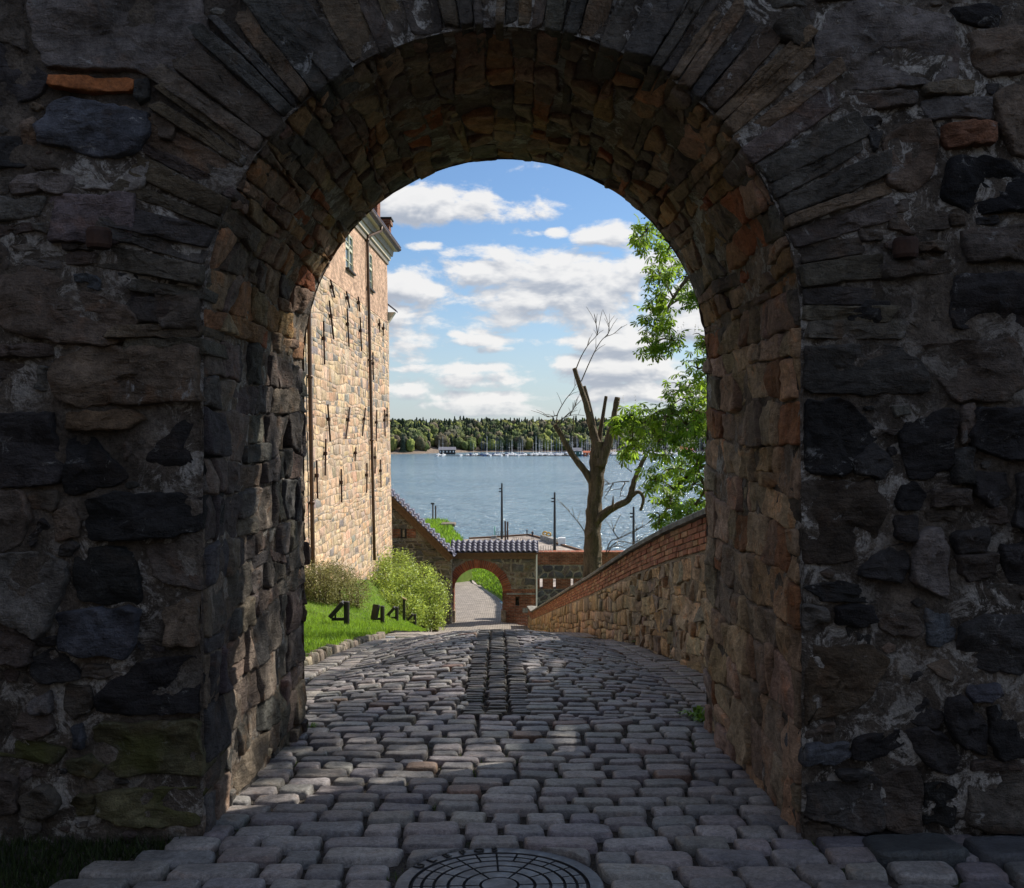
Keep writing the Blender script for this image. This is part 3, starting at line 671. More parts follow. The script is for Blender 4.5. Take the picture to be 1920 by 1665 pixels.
    reg(1280, 1150, 3.0, [
        ((.068,.048,.033), [(698,200),(1030,190),(1160,260),(1060,400),(960,530),(780,590),(690,590),(695,400)]), (BR, [(1380,290),(1480,235),(1510,300),(1500,380),(1420,340)]), (K, [(1300,320),(1470,390),(1460,580),(1420,640),(1270,600),(1250,500)]), (BD, [(1060,570),(1120,530),(1180,580),(1100,630)]),
        (GR, [(975,640),(1030,585),(1060,640),(1000,655)]), (BD, [(735,650),(840,600),(860,670),(780,700)]), (BL, [(700,720),(920,715),(930,790),(860,840),(720,840),(690,780)]), (DK, [(940,805),(960,700),(1190,650),(1240,740),(1060,820)]), (K, [(1250,650),(1450,650),(1540,780),(1500,890),(1380,870),(1290,770)]),
        (K, [(1480,480),(1560,460),(1690,640),(1690,780),(1560,730),(1480,640)]), (BL, [(1600,400),(1750,390),(1770,440),(1700,490),(1610,480)]), (DK, [(1720,530),(1960,460),(1960,800),(1760,790),(1710,640)]), ((.060,.057,.052), [(725,960),(1100,920),(1110,1210),(950,1200),(760,1130),(730,1040)]),
        (BD, [(1125,900),(1290,870),(1330,950),(1320,1190),(1200,1220),(1125,1190)]), (DK, [(1350,960),(1440,945),(1530,980),(1540,1080),(1480,1180),(1345,1170)]), ((.098,.088,.072), [(1600,890),(1960,880),(1960,1190),(1700,1200),(1600,1150)]), (K, [(850,880),(960,860),(1060,890),(980,930),(880,920)]),
        (BD, [(870,1250),(980,1230),(980,1290),(870,1300)]), (K, [(1040,1235),(1180,1230),(1190,1300),(1050,1310)]), (BD, [(1620,820),(1900,815),(1900,870),(1640,875)]), (BD, [(720,1150),(830,1180),(830,1280),(760,1320),(720,1250)])])
    rr = random.Random(21); pieces = []
    for (c, poly) in blocks:
        m = None
        if c is MO: m = 'stone_moss'
        elif c is OR: m = 'brick'
        _, gx, gz = area_c(poly); poly = [(x+(x-gx)*.085, z+(z-gz)*.085) for x, z in poly]; dep = .06; sd = 1 if gx > AX else -1
        if gz < AZ+.12 and min(abs(x-AX) for x, z in poly) < AR+.075:
            k = rr.uniform(.008, .03); dep = rr.uniform(.16, .42); poly = [((AX+sd*(AR-k+rr.uniform(0, .008))) if abs(x-AX) < AR+.085 else x, z) for x, z in poly]
        pieces.append(stone(poly, mp_front, rr.uniform(.024, .055), .028, dep, .042, 1, .006, .045, rr.uniform(0, 99), .018, .05, rr) + (vary(c, .14, rr), m))
        occupied.append(poly)
    # small stones pinned into the joints, and the rubble that goes on beyond
    allp = []
    for poly in occupied:
        for i in range(len(poly)):
            p, q = poly[i], poly[(i+1) % len(poly)]; n = max(1, int(math.hypot(q[0]-p[0], q[1]-p[1])/.03))
            for j in range(n): allp.append((lerp(p[0], q[0], j/n), lerp(p[1], q[1], j/n)))
    def in_poly(x, y, poly):
        r_ = False
        for i in range(len(poly)):
            (x0, y0), (x1, y1) = poly[i], poly[(i+1) % len(poly)]
            if (y0 > y) != (y1 > y) and x < (x1-x0)*(y-y0)/(y1-y0)+x0: r_ = not r_
        return r_
    boxes = [(min(p[0] for p in q), max(p[0] for p in q), min(p[1] for p in q), max(p[1] for p in q)) for q in occupied]
    A = np.array(allp)
    for _ in range(5000):
        x = rr.uniform(-2.75, 2.75); z = rr.uniform(-.75, 3.9)
        if inside(x, z, -.05): continue
        d = float(np.sqrt(((A-(x, z))**2).sum(1)).min())
        if d < .03: continue
        if any(b[0] < x < b[1] and b[2] < z < b[3] and in_poly(x, z, q) for b, q in zip(boxes, occupied)): continue
        off = 0 if z > AZ else AR; d = min(d, (math.hypot(x-AX, z-AZ)-AR) if z > AZ else abs(x-AX)-AR)
        r0 = min(d*1.02, rr.uniform(.05, .2)); k = rr.randint(4, 6); a0 = rr.uniform(0, 6.28); fl = rr.uniform(.45, 1.0)
        if r0 < .024: continue
        poly = [(x+r0*rr.uniform(.8, 1.15)*math.cos(a0+6.283*(i+rr.uniform(-.2, .2))/k), z+r0*fl*rr.uniform(.7, 1.1)*math.sin(a0+6.283*(i+rr.uniform(-.2, .2))/k)) for i in range(k)]
        pieces.append(stone(poly, mp_front, rr.uniform(.006, .026), .03, .05, .016, 1, .005, .015, rr.uniform(0, 99), .012, .15, rr, .06) + (vary(rr.choice([BD, GR, K, BR, BD]), .25, rr),))
        A = np.vstack([A, np.array(poly), np.array([(x, z)])])
    emit(root, pieces, 'stone', 'stone', 300, 'small_stones')
    outer = []
    for (a, b) in ((-4.3, -2.42), (2.44, 4.3)):
        for c in coursed(a, -.6, b, 4.4, .38, .28, rr, .4, .4):
            g = stone(shrink(c, rr.uniform(.004, .02)), mp_front, rr.uniform(.02, .05), .06, .05, .03, 1, .008, .03, rr.uniform(0, 99), .016, .06, rr)
            if g: outer.append(g+(vary(rr.choice([BD, K, BR, GR, DK]), .2, rr),))
    emit(root, outer, 'stone', 'stone', 0, 'outer_rubble')
    # hinge pins
    for (px, py, l) in ((203, 455, .16), (1681, 473, .13)):
        q = P(px, py, Y1); m = MB(); m.tube([q+Vector((0, .05, 0)), q+Vector((0, -.10, -.005))], .024, 12)
        m.tube([q+Vector((0, -.10, -.045)), q+Vector((0, -.10, -.03)), q+Vector((0, -.10, .03)), q+Vector((0, -.10, .045))], [.048, .055, .055, .048], 16)
        m.build('hinge_pin', 'rusty_iron', root)
build_gateway()
def build_shade_walls():  # unseen walls added to keep sky light off the gateway front
    m = MB(); m.box((-16, -8.2, -1), (16, -7.2, 5.6)); m.build('shade_wall_back', 'mortar', None, label='unseen wall behind the viewer, added to cut sky light', category='wall')
    m = MB(); m.box((-9.2, -7.19, -1), (-8.2, 4.4, 5.2)); m.build('shade_wall_left', 'mortar', None, label='unseen wall left of the viewer, added to cut sky light', category='wall')
build_shade_walls()

# ------------------------------------------------------------------ paving stones
def lowstone(poly, mp, h, depth=.04, ins=.02, rnd=1, r=rng, jit=.3, q=.16):
    poly = chaikin(poly, q, rnd) if rnd else poly
    a, cx, cy = area_c(poly)
    if abs(a) < 1e-5: return None
    if a < 0: poly = poly[::-1]
    n = len(poly); top = shrink(poly, ins); mid = shrink(poly, ins*.3); tu, tv = r.uniform(-jit, jit)*h, r.uniform(-jit, jit)*h
    L = max(abs(p[0]-cx)+abs(p[1]-cy) for p in poly)
    V = [mp(x, y, -depth) for x, y in poly] + [mp(x, y, h*.55) for x, y in mid] + [mp(x, y, h+(tu*(x-cx)+tv*(y-cy))/L) for x, y in top] + [mp(cx, cy, h*1.06)]
    Fc = []
    for l in range(2):
        for i in range(n): j = (i+1) % n; Fc.append((l*n+i, l*n+j, (l+1)*n+j, (l+1)*n+i))
    for i in range(n): Fc.append((2*n+i, 2*n+(i+1) % n, 3*n))
    return V, Fc
MHX, MHY, MHR = -.05, 3.83, .42
def sett_piece(cx, cy, w, l, r, tint, h=.035, rough=.006, spacing=.05, skew=.008, edge=.012):
    c = [(-w/2, -l/2), (-w*.1, -l/2-r.uniform(0, .008)), (w/2, -l/2), (w/2+r.uniform(0, .008), 0), (w/2, l/2), (w*.1, l/2+r.uniform(0, .008)), (-w/2, l/2), (-w/2-r.uniform(0, .008), 0)]
    an = r.gauss(0, .016); ca, sa = math.cos(an), math.sin(an)
    poly = [(cx+(x+r.uniform(-skew, skew))*ca-(y+r.uniform(-skew, skew)*.7)*sa, cy+(x+r.uniform(-skew, skew))*sa+(y+r.uniform(-skew, skew)*.7)*ca) for x, y in c]
    if math.hypot(cx-MHX, cy-MHY) < MHR+.3:
        A0 = abs(area_c(poly)[0]); poly = [(MHX+(x-MHX)*max(1, (MHR+.016)/math.hypot(x-MHX, y-MHY)), MHY+(y-MHY)*max(1, (MHR+.016)/math.hypot(x-MHX, y-MHY))) for x, y in poly]
        if abs(area_c(poly)[0]) < A0*.28: return None
    z0 = zroad(cx, cy); e = .08; gx = (zroad(cx+e, cy)-zroad(cx-e, cy))/(2*e)+r.gauss(0, .014); gy = (zroad(cx, cy+e)-zroad(cx, cy-e))/(2*e)+r.gauss(0, .018); dz = r.gauss(0, .004)
    mp = lambda u, v, hh: (u-gx*hh*.5, v-gy*hh*.5, z0+gx*(u-cx)+gy*(v-cy)+hh-.03+dz)
    s = stone(poly, mp, h, spacing, .06, rough, 1, edge, 0, r.uniform(0, 99), .005, 0, r, .17)
    return s + (tint,) if s else None
def build_paving():
    r = random.Random(3); out = []
    gray_ = [(.20, .19, .192), (.23, .215, .21), (.17, .163, .17), (.255, .236, .225), (.205, .186, .18)]
    def tint():
        t = vary(r.choice(gray_), .16, r)
        if r.random() < .03: t = vary((.17, .115, .09), .15, r)
        return t
    def row(Y, l, x0, x1, w0, gap=.030, **kw):
        x = x0 + r.uniform(-.1, .0)
        while x < x1:
            w = w0*r.choice([.7, .85, 1, 1, 1.15, 1.3])*r.uniform(.92, 1.08)
            if x+w > x1+.06: w = max(x1-x, .09)
            cx = x+w/2; yy = Y+r.gauss(0, .006)+.05*mnoise.noise((cx*.55, Y*.4, 8))
            if math.hypot(cx-MHX, yy-MHY) > MHR-.02:
                s = sett_piece(cx, yy, w-gap, l-gap*1.1, r, tint(), **kw)
                if s: out.append(s)
            x += w
    Y = 2.7
    while Y < 6.85:
        l = r.choice([.125, .14, .15, .16, .175, .19])
        if Y < 4.6: l *= 1.18
        yc = Y+l/2
        x0 = -1.47 if yc > 4.36 else interp(yc, [2.7, 3.8, 4.15, 4.36], [-1.95, -1.78, -1.60, -1.45]); x1 = 1.40 if yc > 4.42 else 3.0
        row(yc, l, x0, x1, .235 if Y > 4.5 else .265, edge=.011, h=.041)
        Y += l
    Y = 6.86
    while Y < 15.5:                                            # the crowned hump, thinner stones on edge
        l = r.choice([.105, .12, .13, .145]); yc = Y+l/2
        s0 = lerp(-.37, -.46, (yc-7)/6); s1 = s0+.52
        row(yc, l, xl(yc)+.03, s0-.02, .215, .028, h=.05, edge=.011, rough=.006); row(yc, l, s1+.02, xr(yc)-.03, .215, .028, h=.05, edge=.011, rough=.006)
        Y += l
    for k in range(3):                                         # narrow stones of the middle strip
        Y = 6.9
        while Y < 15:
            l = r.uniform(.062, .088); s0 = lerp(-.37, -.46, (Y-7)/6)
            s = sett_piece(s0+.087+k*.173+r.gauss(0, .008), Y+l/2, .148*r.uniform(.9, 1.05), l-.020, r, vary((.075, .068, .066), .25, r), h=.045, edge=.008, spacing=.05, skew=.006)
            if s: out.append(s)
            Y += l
    for side in (-1, 1):                                       # gutters: two files of setts on either side
        for k in range(2):
            Y = 6.75
            while Y < 16.5:
                l = r.uniform(.11, .17); w = .255*r.uniform(.93, 1.05)
                x = xl(Y)-.13-.265*k if side < 0 else xr(Y)+.125+.25*k
                s = sett_piece(x, Y+l/2, w-.03, l-.026, r, vary((.25, .228, .21), .15, r), h=.03, edge=.008)
                if s: out.append(s)
                Y += l
    emit(bed, out, 'cobblestone', 'cobble', 300, 'cobblestones_rest')
    kerb = []
    Y = 6.9
    while Y < 17:                                              # rough kerb along the grass
        l = r.uniform(.16, .34); x = xl(Y)-.60; z = ze(Y)
        mp = lambda u, v, hh: (u, v, ze(v)+hh-.03)
        s = stone([(x-.07, Y), (x+.06+r.uniform(-.02, .02), Y), (x+.07, Y+l-.03), (x-.06, Y+l-.02)], mp, r.uniform(.08, .13), .06, .08, .02, 1, .02, 0, r.uniform(0, 99), .02, .1, r)
        if s: kerb.append(s+(vary((.19, .165, .13), .2, r),))
        Y += l
    emit(lawn, kerb, 'kerb_stone', 'wall_stone')
    # flat slabs at the foot of the wall on the right, and at the left of the entrance
    slabs = []
    for (x0, x1, y0, y1) in ((1.55, 1.98, 4.06, 4.34), (2.0, 2.42, 4.04, 4.32), (2.44, 2.95, 4.05, 4.33)):
        mp = lambda u, v, hh: (u, v, -.082*v+hh)
        slabs.append(stone([(x0, y0), (x1-.02, y0+.02), (x1-.03, y1), (x0+.01, y1-.02)], mp, .045, .06, .04, .008, 1, .012, 0, x0, .008, .02, r)+(vary((.075, .08, .085), .15, r),))
    emit(bed, slabs, 'slab', 'cobble')
build_paving()

def build_manhole():
    z0 = zroad(MHX, MHY); gy = -.082
    root = empty('manhole_cover', (MHX, MHY, z0), label='round cast iron manhole cover with radial grid, set in the cobbles', category='manhole cover')
    def q(r, a, h): x = MHX+r*math.cos(a); y = MHY+r*math.sin(a); return (x, y, z0+gy*(y-MHY)+h)
    N = 96
    def ring(prof):
        V = []; Fc = []
        for (rr, h) in prof: V += [q(rr, 2*math.pi*i/N, h) for i in range(N)]
        for l in range(len(prof)-1):
            for i in range(N): j = (i+1) % N; Fc.append((l*N+i, l*N+j, (l+1)*N+j, (l+1)*N+i))
        return V, Fc
    V, Fc = ring([(.42, -.10), (.42, -.005), (.414, .0), (.362, .0), (.360, -.02)]); obj('frame', V, Fc, 'cast_iron', root, smooth=False)
    V, Fc = ring([(.3595, -.02), (.3590, -.011), (.10, -.011), (.001, -.011)]); obj('groove_plate', V, Fc, 'iron_groove', root, smooth=False)
    def pad(r0, r1, a0, a1):
        n = max(2, int((a1-a0)/R(4))); V = []; Fc = []
        for i in range(n+1):
            a = lerp(a0, a1, i/n); V += [q(r0, a, -.012), q(r0+.002, a, -.001), q(r1-.002, a, -.001), q(r1, a, -.012)]
        for i in range(n):
            for k in range(3): Fc.append((i*4+k, i*4+k+1, i*4+5+k, i*4+4+k))
        Fc += [(0, 1, 2, 3), (n*4+3, n*4+2, n*4+1, n*4)]
        obj('raised_pad', V, Fc, 'cast_iron', root, smooth=False)
    rad = [.075, .142, .205, .262, .310, .352]; cnt = [6, 12, 12, 24, 24]
    for k in range(5):
        for i in range(cnt[k]):
            da = 2*math.pi/cnt[k]; g = .0045/((rad[k]+rad[k+1])/2)
            pad(rad[k]+.0045, rad[k+1]-.0045, i*da+g+.05, (i+1)*da-g+.05)
    V, Fc = ring([(.072, -.012), (.070, .0), (.001, .0)]); obj('hub', V, Fc, 'cast_iron', root, smooth=False)
    for ch, a in zip('ULEFOS', (150, 138.5, 126.5, 115, 104, 94)):
        cu = bpy.data.curves.new('letter', 'FONT'); cu.body = ch; cu.size = .060; cu.offset = .0012; cu.extrude = .0015; cu.align_x = 'CENTER'; cu.align_y = 'CENTER'
        tmp = bpy.data.objects.new('letter', cu); me = bpy.data.meshes.new_from_object(tmp); bpy.data.objects.remove(tmp); bpy.data.curves.remove(cu)
        me.materials.clear(); me.materials.append(MATS['iron_groove']); o = bpy.data.objects.new('letter', me)
        p = Vector(q(.388, R(a), .003)); link(o, root)
        o.location = p; o.rotation_euler = (math.atan(gy), 0, R(a-90))
build_manhole()

# ------------------------------------------------------------------ right-hand wall with brick top
def hwall(Y): return interp(Y, [6, 6.6, 9.2, 13.9, 20, 45, 50], [1.68, 1.66, 1.58, 1.40, 1.17, .98, .96])
def build_right_wall():
    root = empty('parapet_wall', (1.9, 6.6, -.55), label='low rubble wall with red brick top and grey coping running downhill beside the road', category='wall')
    ys = lin(6.5, 48.8, 170); V = []; Fc = []
    for y in ys:
        x = xwall(y); z = ze(y); h = hwall(y)
        for (dx, v) in ((0.01, -.5), (.01, .2), (.01, h*.5), (.012, h-.41), (.03, h-.40), (.03, h-.07), (.42, h-.07), (.42, -1.5)):
            V.append((x+dx+(.02*fbm((y*3, v*3, 2), 3) if dx < .012 else 0), y, z+v))
    for i in range(len(ys)-1):
        for k in range(7): Fc.append((i*8+k, i*8+k+1, i*8+9+k, i*8+8+k))
    Fc += [tuple(range(8)), tuple((len(ys)-1)*8+i for i in reversed(range(8)))]
    obj('mortar_core', V, Fc, 'wall_mortar', root, smooth=False)
    r = random.Random(9); pieces = []
    mp = lambda u, v, h: (xwall(u)+.012-h, u, ze(u)+v)
    tn = [(.40, .285, .175), (.36, .255, .16), (.44, .305, .18), (.28, .215, .15), (.44, .275, .145)]
    cells = []
    for (a, b, w, hh) in ((6.5, 11, .34, .185), (11, 18, .42, .20), (18, 30, .6, .24), (30, 48.6, .7, .26)): cells += coursed(a, -.15, b, 1.3, w, hh, r, .5, .7)
    for c in cells:
        c = [(x, min(y, hwall(x)-.43)) for x, y in c]
        if abs(area_c(c)[0]) < .010: continue
        u = c[0][0]; c = shrink(c, r.uniform(.003, .02)); t = vary(r.choice(tn), .25, r)
        s = stone(c, mp, r.uniform(.010, .034), .05, .06, .03, 1, .006, .025, r.uniform(0, 99), .018, .2, r) if u < 14 else lowstone(c, mp, r.uniform(.015, .05), .05, .015, 1, r, .6)
        if s: pieces.append(s+(t,))
    emit(root, pieces, 'stone', 'wall_stone', 300, 'stones_rest')
    bricks = []
    for k in range(5):
        y = 6.55 + (0 if k % 2 else -.12); ch = .0655
        while y < 48.6:
            L = r.choice([.235, .235, .24, .115])*r.uniform(.96, 1.03); v = lambda yy: hwall(yy)-.395+ch*k
            px = r.uniform(-.007, .008); g = .006; a, b = y+g, y+L-g
            pts = []
            for (yy) in (a, b):
                x = xwall(yy)+.015-px; z = ze(yy)+v(yy)+r.uniform(-.003, .003)
                pts.append([(x+.06, yy, z+g), (x+.004, yy, z+g), (x, yy, z+g+.005), (x, yy, z+ch-g-.005), (x+.004, yy, z+ch-g), (x+.06, yy, z+ch-g)])
            VV = pts[0]+pts[1]; FF = [(i, i+1, i+7, i+6) for i in range(5)]+[(5, 4, 3, 2, 1, 0), (6, 7, 8, 9, 10, 11)]
            t = vary(r.choice([(.36, .145, .085), (.32, .125, .075), (.39, .17, .095), (.27, .105, .068), (.42, .23, .13)]), .2, r)
            bricks.append((VV, FF, t)); y += L
    emit(root, bricks, 'brick', 'brick', 300, 'bricks_rest', smooth=False)
    y = 6.45
    while y < 48.6:                                            # coping, cast in lengths
        L = 1.7 if y < 30 else 3.1; m = []; n = 6
        for i in range(n+1):
            yy = y+.004+(L-.008)*i/n; x = xwall(yy); z = ze(yy)+hwall(yy)-.068
            w = .006*fbm((yy*2, 0, 0), 2)
            m += [(x-.045+w, yy, z), (x-.05+w, yy, z+.045), (x-.03, yy, z+.066+w), (x+.2, yy, z+.085), (x+.46, yy, z+.06), (x+.46, yy, z)]
        FF = [(i*6+k, i*6+(k+1) % 6, i*6+6+(k+1) % 6, i*6+6+k) for i in range(n) for k in range(6)]+[(0, 5, 4, 3, 2, 1), tuple(n*6+k for k in range(6))]
        obj('coping', m, FF, 'coping', root, smooth=False); y += L
build_right_wall()

# ------------------------------------------------------------------ castle building on the left
ZB = 6.9; ZT = 10.03; FY0, FY1 = 20.0, 48.0
def fx(Y, z): return xfac(Y)+.020*(10-z)
def fac_pt(px, py):
    Y = 40.0
    for _ in range(12):
        z = CAMZ+(HY-py)/F*Y; k = (px-CX)/F; Y = (-6.27-.021*48+.02*(10-z))/(k-.021)
    return Y, CAMZ+(HY-py)/F*Y
def build_castle():
    root = empty('castle_building', (-6.6, 48, -5.3), label='tall sunlit castle range, tan rubble below and pale brick above, with iron wall ties', category='building')
    m = MB()
    def slab(y0, y1, z0, z1, off):
        v = []
        for (y, z) in ((y0, z0), (y1, z0), (y1, z1), (y0, z1)): v.append((fx(y, z)+off, y, z))
        v += [(-16, y0, z0), (-16, y1, z0), (-16, y1, z1), (-16, y0, z1)]
        return v, [(0, 1, 2, 3), (1, 5, 6, 2), (5, 4, 7, 6), (4, 0, 3, 7), (3, 2, 6, 7), (0, 4, 5, 1)]
    v, f = slab(FY0, FY1, -8, ZB, 0); m.add(v, f); m.build('rubble_wall', 'facade_mortar', root)
    # brick storey with window openings
    wins = []
    for (x0, x1, yt, yb) in ((647, 661.5, 440, 507), (686.5, 698, 474, 541)):
        a, _ = fac_pt(x0, (yt+yb)/2); b, _ = fac_pt(x1, (yt+yb)/2); c, zt = fac_pt((x0+x1)/2, yt); c, zb = fac_pt((x0+x1)/2, yb); wins.append((a, b, zb, zt))
    wins.append((wins[0][0]-5.2, wins[0][1]-5.2, wins[0][2], wins[0][3]))
    wins.sort(); m = MB(); y = FY0
    def panel(y0, y1, z0, z1, t=.28):
        vv = [(fx(a, b)+.015, a, b) for a, b in ((y0, z0), (y1, z0), (y1, z1), (y0, z1))]; vv += [(p[0]-t, p[1], p[2]) for p in vv]
        m.add(vv, [(0, 1, 2, 3), (4, 7, 6, 5), (0, 4, 5, 1), (1, 5, 6, 2), (2, 6, 7, 3), (3, 7, 4, 0)])
    for (a, b, zb, zt) in wins:
        panel(y, a, ZB+.003, ZT); panel(a, b, ZB+.003, zb); panel(a, b, zt, ZT); y = b
    panel(y, FY1, ZB+.003, ZT)
    m.build('brick_wall', 'brick_facade', root)
    core = MB(); core.box((-16, FY0, ZB+.01), (xfac(FY0)-.3, FY1-.0, ZT)); 
    core.add([(fx(FY1, ZB)+.015, FY1+.001, ZB+.003), (-16, FY1+.001, ZB+.003), (-16, FY1+.001, ZT), (fx(FY1, ZT)+.015, FY1+.001, ZT)], [(0, 1, 2, 3)])
    core.build('inner_wall', 'brick_facade', root)
    for (a, b, zb, zt) in wins:
        w = MB(); x = fx((a+b)/2, (zb+zt)/2)-.045; t = .06
        for (ya, yb_, za, zb_) in ((a, b, zb, zb+t), (a, b, zt-t, zt), (a, a+t, zb+t, zt-t), (b-t, b, zb+t, zt-t), ((a+b)/2-.06, (a+b)/2+.06, zb+t, zt-t), (a+t, b-t, (zb+zt)/2+.1, (zb+zt)/2+.2)):
            w.box((x-.04, ya, za), (x+.05, yb_, zb_))
        for q in (.25, .74): w.box((x-.02, a+t, lerp(zb, zt, q)), (x+.03, b-t, lerp(zb, zt, q)+.03))
        fr = w.build('window', 'window_paint', root)
        for (ya, yb_) in ((a+t, (a+b)/2-.06), ((a+b)/2+.06, b-t)):
            for (za, zb2) in ((zb+t, (zb+zt)/2+.1), ((zb+zt)/2+.2, zt-t)):
                g = MB(); g.box((x-.012, ya, za), (x-.004, yb_, zb2)); g.build('pane', 'window_glass', fr)
        s = MB(); s.box((x, a-.06, zb-.07), (x+.2, b+.06, zb-.005)); s.build('sill', 'black_iron', fr)
    # rubble blocks
    r = random.Random(31); mp = lambda u, v, h: (fx(u, v)+h, u, v); pieces = []
    tn = [(.46, .335, .222), (.43, .31, .21), (.48, .34, .208), (.41, .305, .218), (.37, .285, .212), (.45, .295, .19)]
    for c in coursed(28, -5.6, 47.98, ZB, .55, .27, r, .5, .6):
        t = vary(r.choice(tn), .2, r); u, v = c[0]
        if r.random() < (.17 if v > 2.5 else .06): t = vary((.20, .18, .165), .25, r)
        s = lowstone(shrink(c, r.uniform(.01, .04)), mp, r.uniform(.001, .015), .03, .02, 1, r, .6, .12)
        if s: pieces.append(s+(t,))
    emit(root, pieces, 'stone', 'far_stone', 300, 'stones_rest')
    pieces = []
    for c in coursed(FY0, -5.6, 27.97, ZB, .55, .27, r, .5, .6):
        s = lowstone(shrink(c, r.uniform(.01, .04)), mp, r.uniform(.001, .015), .03, .02, 1, r, .6, .12)
        if s: pieces.append(s+(vary(r.choice(tn), .2, r),))
    emit(root, pieces, 'stone', 'far_stone', 0, 'near_end_stones')
    # iron wall ties
    Z1 = lambda x, y: (560+x/4.1625, 280+y/4.1625); Z2 = lambda x, y: (560+x/4.1625, 620+y/4.1625)
    bars = [(Z1(232,1020),Z1(265,1155)),(Z1(222,1180),Z1(257,1480)),(Z1(357,1110),Z1(383,1235)),(Z1(362,1245),Z1(378,1540)),(Z1(450,1150),Z1(463,1265)),(Z1(465,1310),Z1(477,1575)),(Z1(177,1340),Z2(185,265)),(Z1(615,1325),Z1(622,1430)),(Z1(650,1360),Z1(648,1455)),
            (Z2(78,540),Z2(92,855)),(Z2(210,575),Z2(230,865)),(Z2(383,600),Z2(353,840)),(Z2(507,605),Z2(483,820)),(Z2(597,620),Z2(592,860)),(Z2(657,615),Z2(663,825)),(Z2(678,600),Z2(678,750)),(Z2(195,845),Z2(190,1130)),(Z2(432,912),Z2(425,1018)),(Z2(583,905),Z2(583,1115)),
            (Z2(122,1012),Z2(130,1310)),(Z2(316,1080),Z2(320,1340)),(Z2(520,1035),Z2(517,1265)),(Z2(627,1005),Z2(630,1225)),(Z2(565,170),Z2(570,385))]
    for (a, b) in bars:
        ya, za = fac_pt(*a); yb, zb = fac_pt(*b); m = MB(); n = 5; pa = []
        for i in range(n+1):
            k = i/n; y = lerp(ya, yb, k); z = lerp(za, zb, k); pa.append((fx(y, z)+.075, y, z))
        m.tube(pa, .035, 6); c = Vector(pa[2]); m.box((c.x-.10, c.y-.07, c.z-.06), (c.x+.05, c.y+.07, c.z+.06)); m.build('wall_tie', 'rusty_iron', root)
    # cornice, gutter, roof
    for (nm, mt, off0, off1, z0, z1) in (('frieze', 'eave_trim', -.02, .10, ZT-.22, ZT), ('cornice', 'eave_paint', -.02, .20, ZT+.002, ZT+.22), ('soffit', 'eave_paint', -.02, .55, ZT+.5, ZT+.57), ('cove', 'eave_trim', -.02, .32, ZT+.222, ZT+.498)):
        v = []
        for y in (FY0, FY1+off1*.8):
            x = xfac(y); v += [(x+off0-.2, y, z0), (x+off1*.85, y, z0), (x+off1, y, z1), (x+off0-.2, y, z1)]
        obj(nm, v, [(0, 1, 5, 4), (1, 2, 6, 5), (2, 3, 7, 6), (3, 0, 4, 7), (0, 3, 2, 1), (4, 5, 6, 7)], mt, root, smooth=False)
    m = MB(); m.tube([(xfac(y)+.60, y, ZT+.62) for y in (FY0, 34, FY1+.5)], .075, 10); m.build('gutter', 'copper_pipe', root)
    rf = []; 
    for y in (FY0, FY1+.55): x = xfac(y); rf += [(x+.58, y, ZT+.60), (x-3.6, y, ZT+4.6), (x-7.8, y, ZT+.60), (x-7.8, y, ZT+.52), (x+.58, y, ZT+.52)]
    roof = obj('roof', rf, [(0, 1, 6, 5), (1, 2, 7, 6), (2, 3, 8, 7), (3, 4, 9, 8), (4, 0, 5, 9), (0, 4, 3, 2, 1), (5, 6, 7, 8, 9)], 'glazed_tile', root, smooth=False)
    tile_rows(roof, lambda s, t: Vector((xfac(s)+.62-4.2*t, s, ZT+.64+4.0*t)), 38.0, FY1+.5, 0, .16, .24, 2)
    for (y, dx, z1, wd) in ((48.0, .18, ZT+2.0, .36), (45.2, .06, ZT+3.6, .5)):
        m = MB(); x = xfac(y)+dx; m.box((x-1.0, y-wd, ZT+.65), (x, y+wd, z1)); m.box((x-1.08, y-wd-.08, z1-.25), (x+.08, y+wd+.08, z1-.05)); m.build('chimney', 'brick_gate', roof)
        c = MB(); c.box((x-1.12, y-wd-.12, z1), (x+.12, y+wd+.12, z1+.07)); c.build('chimney_cap', 'black_iron', roof)
    # downpipes
    def pipe(px, yt, yb, elbow):
        pa = []
        for i in range(9):
            y, z = fac_pt(lerp(px[0], px[1], i/8), lerp(yt, yb, i/8)); pa.append(Vector((fx(y, z)+.11, y, z)))
        if elbow: pa = [Vector((xfac(pa[0].y+.9)+.58, pa[0].y+.9, ZT+.58)), Vector((xfac(pa[0].y+.9)+.56, pa[0].y+.9, ZT+.35)), pa[0]+Vector((.03, .05, .18))] + pa
        m = MB(); m.tube(pa, .068, 10)
        for k in (3, 6, 8): 
            if k < len(pa): c = pa[k]; m.tube([c+Vector((0, 0, -.05)), c+Vector((0, 0, .05))], .088, 10)
        m.build('downpipe', 'copper_pipe', root, smooth=True)
    pipe((684, 697.5), 450, 1050, True); pipe((571, 581), 470, 1100, False)
    # lower range beyond the corner
    w = MB(); w.box((-14, 48.02, -8), (-6.2, 48.45, 7.15)); w.build('annex_wall', 'facade_mortar', root)
    e = MB(); e.add([(-6.19, 48.05, 6.95), (-5.86, 48.05, 7.45), (-5.86, 48.5, 7.45), (-6.19, 48.5, 6.95), (-6.5, 48.05, 6.95), (-6.5, 48.05, 7.45), (-6.5, 48.5, 7.45), (-6.5, 48.5, 6.95)], [(0, 1, 2, 3), (0, 4, 5, 1), (3, 2, 6, 7), (1, 5, 6, 2), (0, 3, 7, 4)]); e.build('annex_cornice', 'eave_paint', root)
